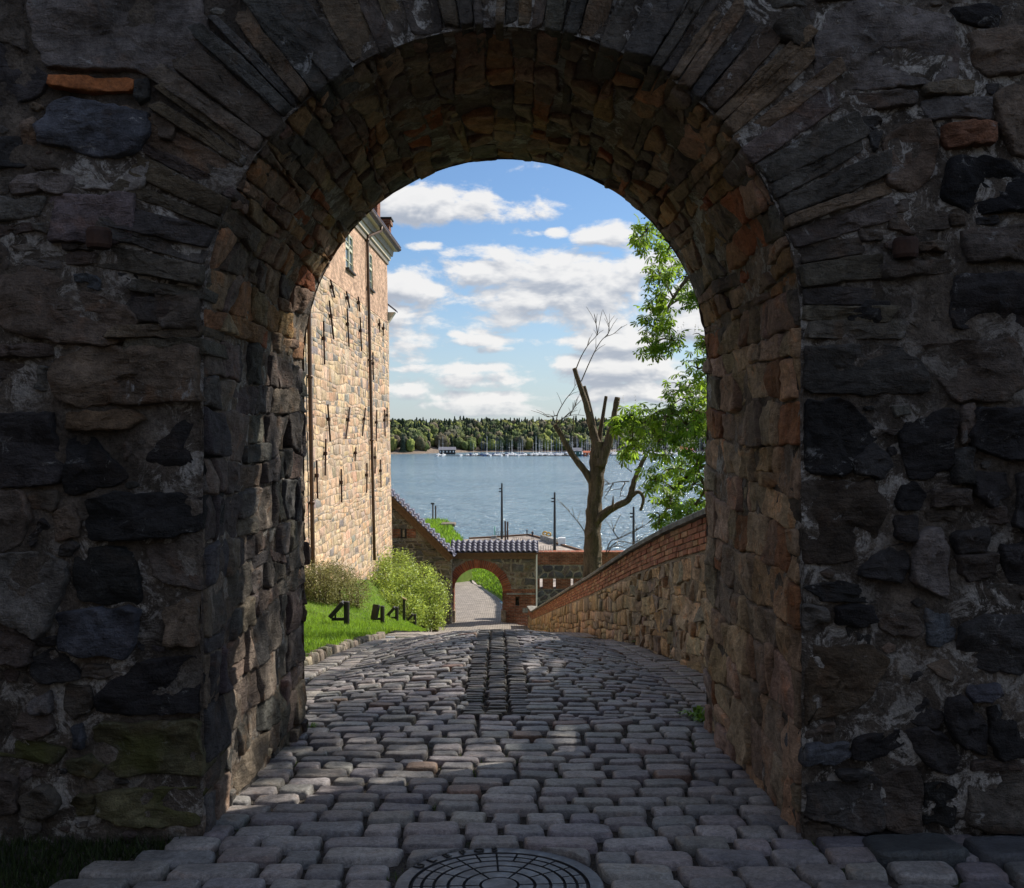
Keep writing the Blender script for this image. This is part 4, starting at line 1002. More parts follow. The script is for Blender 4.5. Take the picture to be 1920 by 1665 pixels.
    e = MB(); e.add([(-5.78, 48.0, 7.46), (-5.78, 48.6, 7.46), (-8, 48.6, 9.2), (-8, 48.0, 9.2), (-5.78, 48.0, 7.54), (-5.78, 48.6, 7.54), (-8, 48.6, 9.3), (-8, 48.0, 9.3)], [(0, 1, 2, 3), (4, 7, 6, 5), (0, 4, 5, 1), (0, 3, 7, 4), (1, 5, 6, 2)]); e.build('annex_roof', 'glazed_tile', root)

PAN = {}
def pantile_mesh(w, l):
    key = (round(w, 3), round(l, 3))
    if key in PAN: return PAN[key]
    V = []; Fc = []; n = 8
    for (yy, dz) in ((0, .028), (l*.5, .014), (l, 0)):
        for k in range(n+1):
            a = k/n; x = (a-.5)*w*1.06; z = .062*w/.26*(math.sin(math.pi*min(a/.62, 1.0)) if a < .62 else -.45*math.sin(math.pi*(a-.62)/.38))
            V.append((x, yy, z+dz))
    V += [(v[0], v[1], v[2]-.02) for v in V[:n+1]]
    for j in range(2):
        for k in range(n): Fc.append((j*(n+1)+k, j*(n+1)+k+1, (j+1)*(n+1)+k+1, (j+1)*(n+1)+k))
    o = 3*(n+1)
    for k in range(n): Fc.append((o+k, o+k+1, k+1, k))
    PAN[key] = mesh_data('tile', V, Fc, 'glazed_tile', None, True); return PAN[key]
def tile_rows(parent, f, s0, s1, t0, t1, w, rows):
    """f(s,t): s along the eave, t up the slope (0..1)"""
    n = int(abs(s1-s0)/w); w = (s1-s0)/n
    for k in range(rows):
        ta, tb = lerp(t0, t1, k/rows), lerp(t0, t1, (k+1)/rows)
        for i in range(n):
            s = s0+w*(i+.5); p = f(s, ta); q = f(s, tb); ex = (f(s+.1, ta)-f(s-.1, ta)).normalized(); ey = (q-p); l = ey.length; ey.normalize(); ez = ex.cross(ey)
            if ez.z < 0: ex = -ex; ez = -ez
            M = Matrix((ex, ey, ez)).transposed().to_4x4(); M.translation = p + ez*.02
            o = bpy.data.objects.new('tile', pantile_mesh(abs(w), l*1.12)); link(o, parent)
            root = parent
            while root.parent: root = root.parent
            o.matrix_parent_inverse = Matrix.Translation(-root.location) if root is parent else Matrix()
            o.matrix_basis = M
build_castle()

# ------------------------------------------------------------------ lower gate with tiled roof, and the walls beside it
GY = 50.0; GX, GR, GZ, GB = -1.765, 1.295, -6.93, -8.75
def build_gate():
    root = empty('lower_gate', (GX, GY, -8.5), label='small stone and brick gate with round arch and blue tiled roof, across the lane', category='gate')
    r = random.Random(17); X0, X1, ZT_ = -3.5, 1.25, -4.9
    # body: grid with opening
    m = MB(); N = 24
    arch = [(GX+GR*math.cos(math.pi*i/N), GZ+GR*math.sin(math.pi*i/N)) for i in range(N+1)]
    for (yy) in (GY, GY+1.1):
        for i in range(N):
            a, b = arch[i], arch[i+1]; m.add([(a[0], yy, a[1]), (b[0], yy, b[1]), (b[0], yy, ZT_), (a[0], yy, ZT_)], [(0, 1, 2, 3)])
    for i in range(N):
        a, b = arch[i], arch[i+1]; m.add([(a[0], GY, a[1]), (a[0], GY+1.1, a[1]), (b[0], GY+1.1, b[1]), (b[0], GY, b[1])], [(0, 1, 2, 3)])
    m.box((X0, GY, GB), (GX-GR, GY+1.1, ZT_)); 
    sx, sz, sw, sh = .28, -7.36, .10, .24                       # loophole in the right pier
    for (a, b) in (((GX+GR, GY, GB), (sx-sw, GY+1.1, ZT_)), ((sx+sw, GY, GB), (X1, GY+1.1, ZT_)), ((sx-sw, GY, GB), (sx+sw, GY+1.1, sz-sh)), ((sx-sw, GY, sz+sh), (sx+sw, GY+1.1, ZT_)), ((sx-sw, GY+.5, sz-sh), (sx+sw, GY+1.1, sz+sh))): m.box(a, b)
    m.add([(GX-GR, GY, ZT_), (GX+GR, GY, ZT_), (GX+GR, GY+1.1, ZT_), (GX-GR, GY+1.1, ZT_)], [(0, 1, 2, 3)])
    m.build('mortar_core', 'gate_mortar', root)
    # brickwork of the right pier and jambs
    pr = MB(); pz = -6.75; pl = MB(); pl.box((X0+.1, GY-.03, GB), (GX-GR-.01, GY-.0, GZ)); pl.box((GX-GR, GY-.02, GB), (GX-GR+.03, GY+1.08, GZ)); pl.build('brick_jamb', 'brick_gate', root)
    for (x0, x1, z0, z1) in ((GX+GR+.02, sx-sw, GB, pz), (sx+sw, X1-.02, GB, pz), (sx-sw, sx+sw, GB, sz-sh), (sx-sw, sx+sw, sz+sh, pz)): pr.box((x0, GY-.03, z0), (x1, GY-.0, z1))
    pr.box((GX+GR-.03, GY-.02, GB), (GX+GR, GY+1.08, GZ))
    pr.build('brick_pier', 'brick_gate', root)
    b = MB(); b.box((GX+GR-.1, GY-.12, GB), (GX+GR+.16, GY+.4, -7.85), (1, 1, 1)); b.build('guard_stone', 'wall_mortar', root); b = MB(); b.box((GX-GR-.2, GY-.12, GB), (GX-GR+.1, GY+.4, -7.85)); b.build('guard_stone', 'wall_mortar', root)
    l = MB(); l.box((GX+GR+.18, GY-.055, -7.02), (X1-.03, GY-.028, -6.93)); l.box((.55, GY-.055, -7.95), (X1-.03, GY-.028, -7.72)); l.build('stone_band', 'coping', root)
    # arch ring, brick by brick
    n = 46
    for i in range(n):
        a = math.pi*(i+.5)/n; w = (GR+.1)*math.pi/n*.80; M = Matrix.Translation((GX, GY, GZ)) @ Matrix.Rotation(math.pi/2-a, 4, 'Y'); q = MB()
        q.box((-w/2, -.055+r.uniform(-.01, .01), GR-.01), (w/2, .12, GR+.44+r.uniform(-.03, .03)), vary(r.choice([(.28, .085, .04), (.24, .07, .035), (.20, .06, .035), (.32, .11, .05)]), .2, r), 0, M); q.build('arch_brick', 'brick', root)
    # intrados bricks
    t = MB()
    for i in range(N):
        a, b2 = arch[i], arch[i+1]; k = .985
        f = lambda p: (GX+(p[0]-GX)*k, GZ+(p[1]-GZ)*k)
        a, b2 = f(a), f(b2); t.add([(a[0], GY+.12, a[1]), (a[0], GY+1.09, a[1]), (b2[0], GY+1.09, b2[1]), (b2[0], GY+.12, b2[1])], [(0, 1, 2, 3)])
    t.build('arch_soffit', 'brick_gate', root)
    mp = lambda u, v, h: (u, GY-h, v); pieces = []
    for c in coursed(X0+.02, -7.0, X1-.02, ZT_-.27, .42, .28, r, .4, .5):
        _, qx, qz = area_c(c)
        if math.hypot(qx-GX, qz-GZ) < GR+.46 or (qz < -6.7 and qx > GX): continue
        c = [(GX+(x-GX)*max(1, (GR+.48)/max(math.hypot(x-GX, z-GZ), .01)), GZ+(z-GZ)*max(1, (GR+.48)/max(math.hypot(x-GX, z-GZ), .01))) for x, z in c]
        c = [(x, max(z, -6.72) if x > GX else z) for x, z in c]
        s = lowstone(shrink(c, r.uniform(.03, .08)), mp, r.uniform(.02, .05), .03, .03, 1, r)
        if s and abs(area_c(c)[0]) < .6: pieces.append(s+(vary(r.choice([(.15, .115, .08), (.10, .085, .07), (.19, .15, .10), (.085, .08, .078)]), .25, r),))
    emit(root, pieces, 'stone', 'far_stone')
    e = MB(); e.box((X0+.35, GY-.22, ZT_-.02), (X1+.05, GY+.1, ZT_+.09)); e.box((X0+.35, GY-.12, ZT_-.25), (X1-.02, GY-.001, ZT_-.02)); e.build('eave_beam', 'old_timber', root)
    rf = MB(); rf.add([(X0+.3, GY-.28, ZT_+.1), (X1+.1, GY-.28, ZT_+.1), (X1+.1, GY+.6, ZT_+.56), (X0+.3, GY+.6, ZT_+.56), (X1+.1, GY+1.5, ZT_+.1), (X0+.3, GY+1.5, ZT_+.1)], [(0, 1, 2, 3), (3, 2, 4, 5), (0, 5, 4, 1), (0, 3, 5), (1, 4, 2)]); roof = rf.build('roof', 'glazed_tile', root)
    tile_rows(roof, lambda s, t: Vector((s, GY-.30+.9*t, ZT_+.12+.47*t)), X0+.3, X1+.12, 0, 1, .285, 4)
    p = MB(); p.box((X1+.0, GY-.09, -7.6), (X1+.07, GY-.01, ZT_-.02)); p.build('edge_strip', 'white_paint', root)
    # sloping wing wall up to the castle corner
    wg = empty('wing_wall', (-4.8, 49.6, -7), label='dark rubble wall with steep tiled coping, rising from the gate to the castle corner', category='wall')
    A = Vector((-6.66, 49.4, -1.40)); B = Vector((-3.0, 49.4, -4.98)); m = MB()
    m.add([(A.x, 49.4, -9), (B.x-.1, 49.4, -9), (B.x-.1, 49.4, B.z), (A.x, 49.4, A.z), (A.x, 50.3, -9), (B.x-.1, 50.3, -9), (B.x-.1, 50.3, B.z), (A.x, 50.3, A.z)], [(0, 1, 2, 3), (4, 7, 6, 5), (0, 3, 7, 4), (1, 5, 6, 2), (3, 2, 6, 7)]); m.build('mortar_core', 'gate_mortar', wg)
    mp = lambda u, v, h: (u, 49.4-h, v); pieces = []; top = lambda x: lerp(A.z, B.z, (x-A.x)/(B.x-A.x))-.35
    wx, wz = P(757, 1000, 49.4).x, P(757, 1000, 49.4).z
    for c in coursed(A.x+.02, -8.8, B.x-.12, -1.5, .45, .22, r, .45, .6):
        _, qx, qz = area_c(c)
        if qz > top(qx) or (abs(qx-wx) < .75 and abs(qz-wz) < .30): continue
        c = [(x, min(z, top(x)+.1)) for x, z in c]
        if abs(area_c(c)[0]) < .02 or abs(area_c(c)[0]) > .5: continue
        s = lowstone(shrink(c, r.uniform(.03, .06)), mp, r.uniform(.02, .05), .03, .03, 1, r)
        if s: pieces.append(s+(vary(r.choice([(.12, .095, .07), (.16, .125, .085), (.085, .075, .062)]), .25, r),))
    emit(wg, pieces, 'stone', 'far_stone')
    w = MB(); w.box((wx-.62, 49.36, wz-.22), (wx-.16, 49.395, wz+.22)); w.box((wx+.16, 49.36, wz-.22), (wx+.62, 49.395, wz+.22)); w.build('brick_jamb', 'brick_gate', wg)
    w = MB(); w.box((wx-.155, 49.37, wz-.26), (wx+.155, 49.398, wz+.24)); lo = w.build('loophole', 'black_iron', wg)
    w = MB(); w.box((wx-.05, 49.35, wz-.18), (wx+.05, 49.368, wz+.2)); w.build('shutter', 'wall_mortar', lo)
    d = (B-A).normalized(); nz = Vector((-d.z, 0, d.x)); nz = nz if nz.z > 0 else -nz
    f = MB()
    for (o0, o1, yo) in ((-.34, -.08, -.16), (-.08, .03, -.24)):
        f.add([A+nz*o0+Vector((0, yo, 0)), B+nz*o0+Vector((0, yo, 0)), B+nz*o1+Vector((0, yo, 0)), A+nz*o1+Vector((0, yo, 0)), A+nz*o0+Vector((0, .95, 0)), B+nz*o0+Vector((0, .95, 0)), B+nz*o1+Vector((0, .95, 0)), A+nz*o1+Vector((0, .95, 0))], [(0, 1, 2, 3), (4, 7, 6, 5), (0, 4, 5, 1), (3, 2, 6, 7), (0, 3, 7, 4), (1, 5, 6, 2)])
    f.build('verge_board', 'old_timber', wg)
    tile_rows(wg, lambda s, t: A+d*s+nz*(.04+.16*t)+Vector((0, -.30+.62*t, 0)), 0, (B-A).length, 0, 1, .36, 2)
    # wall set back on the right with loopholes
    bw = empty('back_wall', (3.2, 53, -8.5), label='dark rubble wall with brick top and loophole slits, right of the lower gate', category='wall')
    Yb = 53.0; zt = -5.18; m = MB(); l0, l1 = -7.22, -6.66; slits = (1.62, 2.36, 3.33, 4.3, 5.3); sw2 = .085
    m.box((1.2, Yb, -10), (9, Yb+.7, l0)); m.box((1.2, Yb, l1), (9, Yb+.7, zt-.7)); x = 1.2
    mm = MB()
    for s in slits: mm.box((x, Yb-.02, l0), (s-sw2, Yb+.7, l1)); x = s+sw2
    mm.box((x, Yb-.02, l0), (9, Yb+.7, l1)); mm.box((1.2, Yb-.03, zt-.7), (9, Yb+.72, zt))
    m.build('mortar_core', 'gate_mortar', bw); mm.build('brick_course', 'brick_gate', bw)
    mp = lambda u, v, h: (u, Yb-h, v); pieces = []
    for (za, zb) in ((-9.4, l0-.03), (l1+.03, zt-.73)):
        for c in voronoi(jitter_rows(1.25, za, 5.6, zb, .48, .32, .38, r), (1.22, za, 5.7, zb), 1, 14):
            s = lowstone(shrink(c, r.uniform(.03, .07)), mp, r.uniform(.02, .05), .03, .03, 1, r)
            if s: pieces.append(s+(vary(r.choice([(.10, .085, .08), (.13, .10, .085), (.075, .07, .07)]), .25, r),))
    emit(bw, pieces, 'stone', 'far_stone')
build_gate()

# ------------------------------------------------------------------ lights and posts on the lawn
def build_lawn_things():
    specs = [(650, 1180, 20.5, .50, 0, 'black spotlight on a stout post on the lawn, largest and nearest of the row'), (717, 1180, 27.5, .49, 55, 'black spotlight with its round pale face showing, second of the row on the lawn'),
             (744, 1181, 32.5, .48, 0, 'black spotlight close behind the round-faced one, third of the row'), (778, 1178, 38, .46, 0, 'small farthest black spotlight of the row, beside the big green bush')]
    for (px, py, Y, h, turn, lab) in specs:
        q = P(px, py, Y); z = zlawn(q.x, Y)-.02; root = empty('spotlight', (q.x, Y, z), label=lab, category='spotlight', group='spotlights along the lawn edge')
        top = z+h+.04; m = MB(); m.tube([(q.x, Y, z-.05), (q.x, Y, top-.01), (q.x, Y, top)], [.062, .062, .055], 14); m.build('post', 'dark_post', root)
        zz = lerp(z, top, .30); m = MB(); m.box((q.x-.32, Y-.025, zz-.03), (q.x-.05, Y+.025, zz+.03)); m.build('arm', 'dark_post', root)
        M = Matrix.Translation((q.x-.20, Y-.01, lerp(z, top, .70))) @ Matrix.Rotation(R(turn), 4, 'Z') @ Matrix.Rotation(R(42 if not turn else 16), 4, 'Y'); m = MB()
        m.box((-.046, -.11, -.22), (.046, .11, .20), (1, 1, 1), .015, M); hd = m.build('lamp_head', 'dark_post', root)
        g = MB(); g.box((.0475, -.085, -.19), (.052, .085, .17), (1, 1, 1), 0, M); g.build('lens', 'lamp_glass', hd)
        m = MB(); m.tube([(q.x-.24, Y, zz), (q.x-.24, Y, zz+.12)], .022, 8); m.build('bracket', 'dark_post', root)
    q = P(757.5, 1176, 36); z = zlawn(q.x, 36); m = MB(); m.box((q.x-.05, 35.97, z-.05), (q.x+.05, 36.03, q.z+1.08)); root = empty('marker_post', (q.x, 36, z), label='thin upright dark post with a small pale cap, in front of the green bush', category='post'); m.build('post', 'dark_post', root)
    c = MB(); c.add([(q.x-.07, 35.96, q.z+1.081), (q.x+.10, 35.96, q.z+1.02), (q.x+.10, 36.04, q.z+1.02), (q.x-.07, 36.04, q.z+1.081), (q.x-.07, 35.96, q.z+1.13), (q.x+.1, 35.96, q.z+1.05), (q.x+.1, 36.04, q.z+1.05), (q.x-.07, 36.04, q.z+1.13)], [(0, 1, 5, 4), (1, 2, 6, 5), (2, 3, 7, 6), (3, 0, 4, 7), (4, 5, 6, 7)]); c.build('cap', 'cut_wood', root)
    Y = 47; q = P(802, 1082, Y); root = empty('wall_lamp_post', (q.x, Y, q.z-1), label='slim black lamp post with a short arm, rising from the bush beside the gate', category='lamp post')
    m = MB(); m.tube([(q.x, Y, q.z-1.6), (q.x, Y, q.z+.78)], .04, 8); m.build('pole', 'dark_post', root); m = MB(); m.box((q.x-.24, Y-.03, q.z+.30), (q.x, Y+.03, q.z+.36)); m.box((q.x-.24, Y-.06, q.z+.30), (q.x-.12, Y+.06, q.z+.44)); m.build('lamp_head', 'dark_post', root)
build_lawn_things()

# ------------------------------------------------------------------ vegetation
def leaf_cloud(centers, normals_up, size, shape, r=nrg, droop=.0):
    """centers (n,3): one leaf each. shape: list of 2D outlines (leaflets) as (k,2) arrays; faces are fans of k vertices"""
    n = len(centers); V = []; T = []; base = 0
    yaw = r.uniform(0, 2*np.pi, n); pit = r.normal(0, .45, n) - droop; rol = r.normal(0, .45, n); sz = size*r.uniform(.65, 1.25, n)
    cy, sy, cp, sp, cr, sr = np.cos(yaw), np.sin(yaw), np.cos(pit), np.sin(pit), np.cos(rol), np.sin(rol)
    Rm = np.zeros((n, 3, 3)); Rz = np.zeros((n, 3, 3)); Rx = np.zeros((n, 3, 3)); Ry = np.zeros((n, 3, 3))
    Rz[:, 0, 0] = cy; Rz[:, 0, 1] = -sy; Rz[:, 1, 0] = sy; Rz[:, 1, 1] = cy; Rz[:, 2, 2] = 1
    Rx[:, 0, 0] = 1; Rx[:, 1, 1] = cp; Rx[:, 1, 2] = -sp; Rx[:, 2, 1] = sp; Rx[:, 2, 2] = cp
    Ry[:, 1, 1] = 1; Ry[:, 0, 0] = cr; Ry[:, 0, 2] = sr; Ry[:, 2, 0] = -sr; Ry[:, 2, 2] = cr
    Rm = Rz @ Rx @ Ry
    for lf in shape:
        q = np.asarray(lf, float); k = len(q)
        if q.shape[1] == 2: q = np.c_[q, np.zeros(k)]
        W = centers[:, None, :] + sz[:, None, None]*np.einsum('nij,kj->nki', Rm, q)
        V.append(W.reshape(-1, 3)); T.append((np.arange(n)[:, None]*k + np.arange(k)[None, :]) + base); base += n*k
    return np.concatenate(V), T
def leaf_obj(name, V, T, matn, parent, **props):
    faces = np.concatenate([np.asarray(t) for t in T]); return tri_mesh(name, V, faces, matn, parent, None, False, **props)
def palmate():
    out = []
    for a, L in ((-100, .62), (-62, .82), (-24, 1.0), (14, 1.0), (52, .85), (95, .62)):
        a = R(a+5); d = np.array([math.sin(a), math.cos(a)]); s = np.array([d[1], -d[0]])
        out.append(np.array([[0, 0, 0], [*(d*L*.55+s*.13*L), -.10*L], [*(d*L*.80+s*.15*L), -.22*L], [*(d*L*1.0), -.42*L], [*(d*L*.80-s*.15*L), -.22*L], [*(d*L*.55-s*.13*L), -.10*L]]))
    return out
SIMPLE_LEAF = [np.array([[0, 0, 0], [.28, .5, .06], [0, 1.0, 0], [-.28, .5, .06]])]

# the arch hides the sky outside this outline (used only to keep the crown's bare flank bare)
def build_chestnut():
    trunk = Vector((8.2, 19.5, -3.4)); root = empty('chestnut_tree', trunk, label='leafy chestnut tree in bloom, its branches hanging in from the right behind the wall', category='tree')
    r = random.Random(41); m = MB()
    m.tube(smooth_path([trunk+Vector((0, 0, -.5)), trunk+Vector((.1, .1, 2)), trunk+Vector((-.1, .1, 4.5)), trunk+Vector((0, 0, 7.5)), trunk+Vector((.2, 0, 11.5))], 4), [lerp(.48, .10, i/16) for i in range(17)], 14, rough=.12)
    tips = []
    blobs = [(1215,430,30),(1200,455,20),(1250,470,42),(1285,520,38),(1235,520,30),(1240,565,36),(1228,615,34),(1222,655,28),(1262,640,24),(1300,560,20),
             (1322,640,22),(1310,690,35),(1285,735,42),(1250,770,45),(1215,790,36),(1180,785,26),(1158,795,16),(1235,830,42),(1290,800,46),(1310,860,36),(1265,880,42),(1185,830,18),(1175,850,14),(1225,900,26),(1300,910,36),(1250,935,28),(1240,975,20),(1275,965,26),(1305,950,24),(1320,780,25),(1318,740,22)]
    lim = []
    for (px, py, rad) in blobs:
        Y = 18+r.gauss(0, .7); c = P(px, py, Y); lim.append((c, rad/F*Y))
    H0 = lambda h: trunk+Vector((0, 0, h))
    limbs = []
    for pts, h, r0 in (([(1420,700),(1345,772),(1290,772),(1230,786),(1158,792)], 4.2, .13), ([(1480,420),(1345,440),(1275,462),(1215,432)], 7.5, .11), ([(1345,470),(1295,520),(1250,580),(1226,650)], 7.0, .08), ([(1430,800),(1345,845),(1310,872),(1275,905),(1250,955),(1238,985)], 3.2, .10), ([(1420,640),(1340,690),(1300,720)], 5.0, .08), ([(1345,880),(1320,920),(1290,965)], 2.8, .06)):
        path = smooth_path([H0(h)]+[P(px, py, 18.3) for px, py in pts], 6); path = [p+Vector((.05*mnoise.noise(p*1.3), .1*mnoise.noise(p*1.1), .10*mnoise.noise(p*1.7))) for p in path]
        n_ = len(path); m.tube(path, [lerp(r0, .012, (k/(n_-1))**.8) for k in range(n_)], 7, rough=.12); limbs += path
    # the rest of the crown stands to the right of and above the opening
    for _ in range(92):
        a = Vector((r.gauss(0, 1), r.gauss(0, 1), r.gauss(0, 1))).normalized()*(r.random()**.4); c = Vector((7.2+a.x*5.0, 12.3+a.y*5.2, 7.0+a.z*4.6))
        px, py = CX+F*c.x/c.y, HY-F*(c.z-CAMZ)/c.y
        hid = c.y > 7.6 and (px > 1420 or (py < 677 and math.hypot(px-951, py-677) > 560))
        if hid and c.z > -.4: lim.append((c, r.uniform(.75, 1.25)))
    for _ in range(34):
        Y = r.uniform(16, 20); px, py = r.uniform(1362, 1560), r.uniform(330, 930); lim.append((P(px, py, Y), r.uniform(.35, .6)))
    cen = []; nb = len(blobs)
    for i, (c, rad) in enumerate(lim):
        if i < nb: s = min(limbs, key=lambda q: (q-c).length); mid = s.lerp(c, .5)+Vector((0, 0, .06)); m.tube(smooth_path([s, mid, c], 3), [.022, .02, .018, .016, .014, .012, .010], 5)
        else:
            h = clamp(c.z+1.5, 2.2, 10.5)*r.uniform(.75, .95); s = H0(h); mid = s.lerp(c, .5)+Vector((0, 0, r.uniform(.2, .9)))
            if r.random() < .35 and c.x > 5.5: m.tube(smooth_path([s, mid, c], 4), [lerp(.13, .02, k/8) for k in range(9)], 6, rough=.1)
        for k in range(5 if i < nb else 2):
            t = c+Vector((r.uniform(-1, 1), r.uniform(-1, 1), r.uniform(-1, .6)))*rad*1.1; m.tube(smooth_path([c.lerp(mid, .2), c.lerp(t, .5)+Vector((0, 0, .08)), t], 3), [.016, .014, .012, .010, .008, .006, .005], 4)
        n = int((66 if i < nb else 50)*max(.5, rad/.42 if i < nb else 1)); g = nrg.normal(0, 1, (n, 3)); g /= np.linalg.norm(g, axis=1)[:, None]
        g *= (nrg.random(n)**.45)[:, None]*rad*1.12; g[:, 1] *= 1.2 if i < nb else 1; cen.append(np.array(c)[None, :]+g)
    V, T = leaf_cloud(np.concatenate(cen), None, .152, palmate(), nrg, .3)
    m.build('trunk', 'bark', root, smooth=True); leaf_obj('crown', V, T, 'chestnut_leaf', root)
    fl = []
    for i, (c, rad) in enumerate(lim[:nb]):                     # upright blossom candles
        for k in range(2):
            p = c+Vector((r.uniform(-.8, .8)*rad, r.uniform(-.5, .5)*rad, rad*r.uniform(.5, 1.0))); h = r.uniform(.14, .22)
            for j in range(16): t = j/16; fl.append((p.x+r.gauss(0, .022*(1-t)), p.y+r.gauss(0, .022*(1-t)), p.z+h*t))
    V, T = leaf_cloud(np.array(fl), None, .028, SIMPLE_LEAF, nrg); leaf_obj('blossom', V, T, 'blossom', root)
build_chestnut()

def build_pollard():
    Y = 21.5; base = P(1112, 1100, Y); root = empty('pollarded_tree', base+Vector((0, 0, -.4)), label='bare pollarded tree trunk with sawn-off limbs, standing behind the parapet wall', category='tree')
    Q = lambda x, y, dy=0: P(x, y, Y)+Vector((0, dy, 0)); px = Y/F; r = random.Random(2); m = MB()
    def limb(pts, rad, name=None, n=16, k=6, rough=.17, cut=True):
        path = smooth_path([Q(*p) for p in pts], k); rr = [interp(i/(len(path)-1), lin(0, 1, len(rad)), rad)*px*.49 for i in range(len(path))]
        m.tube(path, rr, n, rough=rough, seed=pts[0][0]*.01)
        if cut:
            e = path[-1]; d = (path[-1]-path[-2]).normalized(); c = MB(); c.tube([e+d*.002, e+d*.012], rr[-1]*.9, n); cuts.append(c)
    cuts = []
    limb([(1110,1130),(1112,1085),(1111,1040),(1112,990),(1115,940),(1119,890),(1121,850),(1122,828)], [44,38,34,31,29,28,30,24], cut=False, n=28, k=8, rough=.2)
    limb([(1112,905),(1098,885),(1080,862),(1062,835),(1052,815),(1040,797)], [17,14,12,11,10,9.5])
    limb([(1126,860,.1),(1118,828,.1),(1108,795,.05),(1098,755,0),(1087,722,0),(1077,691,0)], [20,17,13,11,9.5,8.5])
    limb([(1124,840,.3),(1117,800,.35),(1109,765,.35),(1098,723,.35)], [12,8,7,6.5])
    limb([(1124,850,.2),(1127,812,.2),(1131,785,.2),(1138,743,.2)], [13,9,7,6.5])
    limb([(1124,875,-.1),(1138,835,-.1),(1147,800,-.1),(1151,775,-.1),(1157,746,-.1)], [22,18,13,11,10.5])
    limb([(1118,975,-.1),(1138,957,-.2),(1158,946,-.2),(1176,936,-.2),(1184,912,-.2),(1192,888,-.2),(1203,865,-.15),(1211,853,-.1)], [18,15,13,12,11,9,8,7])
    limb([(1180,930,-.2),(1193,921,-.25),(1202,928,-.25),(1203,940,-.25),(1198,955,-.25)], [10,7,6.5,6,5.5])
    limb([(1128,962,-.25),(1140,952,-.3),(1146,945,-.3),(1147,928,-.3)], [13,9,5,1.5], cut=False)
    limb([(1098,1005,-.35),(1104,995,-.4),(1110,990,-.4)], [8,12,9], cut=False)
    m.build('trunk', 'bark', root, smooth=True)
    for c in cuts: c.build('sawn_face', 'cut_wood', root)
    tw = MB()
    def twig(pts, r0=1.15, side=5):
        path = smooth_path([Q(*p) for p in pts], 5); n = len(path); tw.tube(path, [lerp(r0, .38, i/(n-1))*px for i in range(n)], 5)
        for i in range(side):
            k = r.randint(n//3, n-2); p = path[k]; d = (path[k+1]-path[k-1]).normalized(); a = d*r.uniform(.1, .25)+Vector((r.uniform(-.22, .22), r.uniform(-.2, .2), r.uniform(-.05, .2)))
            tw.tube([p, p+a*.5+Vector((0, 0, .02)), p+a], [.55*px, .45*px, .3*px], 4)
    for t in ([(1090,715),(1105,680),(1120,650),(1133,633),(1150,626),(1166,612)], [(1080,692),(1090,668),(1104,645),(1119,628),(1124,606)], [(1134,633),(1142,622),(1141,606)], [(1120,628),(1119,615),(1117,604)],
              [(1043,795),(1046,775),(1060,750),(1072,735),(1079,722)], [(1044,795),(1056,784),(1075,778),(1096,779)], [(1068,780),(1076,765),(1090,750)], [(1076,780),(1075,800),(1074,830)], [(1046,778),(1035,781),(1026,782)], [(1048,790),(1051,800),(1050,808)],
              [(1180,903),(1165,903),(1150,905),(1133,910)], [(1185,885),(1172,875),(1160,870)], [(1150,905),(1143,918),(1132,935)], [(1172,904),(1165,920),(1162,935)], [(1097,998),(1085,980),(1072,965),(1064,955)], [(1135,1040),(1145,1015),(1160,1010),(1180,1000),(1205,985)], [(1140,1030),(1160,1015),(1185,1018),(1200,1010)], [(1136,1045),(1150,1025),(1185,1030)], [(1160,1010),(1150,995),(1155,985)], [(1185,1000),(1200,990),(1220,978)], [(1195,860),(1205,868),(1190,855)]): twig(t)
    tw.build('twigs', 'bark', root, kind='stuff')
build_pollard()

def bush(name, label, blobs, n, size, matn, seed, stems=True):
    g = np.random.default_rng(seed); r = random.Random(seed); cs = []; tot = sum(b[3]**2 for b in blobs)
    for (px, py, Y, rad) in blobs:
        c = P(px, py, Y); R_ = rad/F*Y; k = int(n*rad**2/tot); d = g.normal(0, 1, (k, 3)); d /= np.linalg.norm(d, axis=1)[:, None]
        rr = (.55+.5*g.random(k)**.8); bump = np.array([1+.5*mnoise.noise(Vector(x)*2.6+Vector((px, 0, 0)))+.22*mnoise.noise(Vector(x)*6+Vector((px, 4, 0))) for x in d]); p = np.array(c)[None, :]+d*(rr*bump)[:, None]*R_*np.array([1, 1.15, 1]); cs.append(p)
    cs = np.concatenate(cs); zmin = np.array([zlawn(x, y) for x, y, _ in cs]); cs = cs[cs[:, 2] > zmin]
    b0 = blobs[0]; q = P(b0[0], b0[1], b0[2]); root = empty(name, (q.x, q.y, zlawn(q.x, q.y)), label=label, category='bush')
    V, T = leaf_cloud(cs, None, size, SIMPLE_LEAF, g, -.3); leaf_obj('foliage', V, T, matn, root)
    m = MB()
    for (px, py, Y, rad) in blobs:
        c = P(px, py, Y); z = zlawn(c.x, c.y)-.05
        for k in range(7): t = c+Vector((r.uniform(-1, 1), r.uniform(-1, 1), r.uniform(-.2, .95)))*rad/F*Y*.95; m.tube(smooth_path([(c.x+r.uniform(-.2, .2), c.y, z), c.lerp(t, .4), t], 3), [.03, .025, .02, .016, .013, .009, .006], 5)
    m.build('stems', 'bark', root, kind='stuff')
bush('flowering_bush', 'large loose yellow-green bush beside the gate, below the castle corner', [(755, 1110, 41, 52), (715, 1085, 43, 46), (745, 1062, 44.5, 34), (800, 1125, 41, 42), (690, 1108, 41, 34), (765, 1152, 39, 38), (812, 1158, 40, 26), (720, 1140, 39, 34), (700, 1065, 45, 26), (790, 1085, 43, 30), (820, 1118, 42, 22)], 27000, .105, 'bush_leaf', 5)
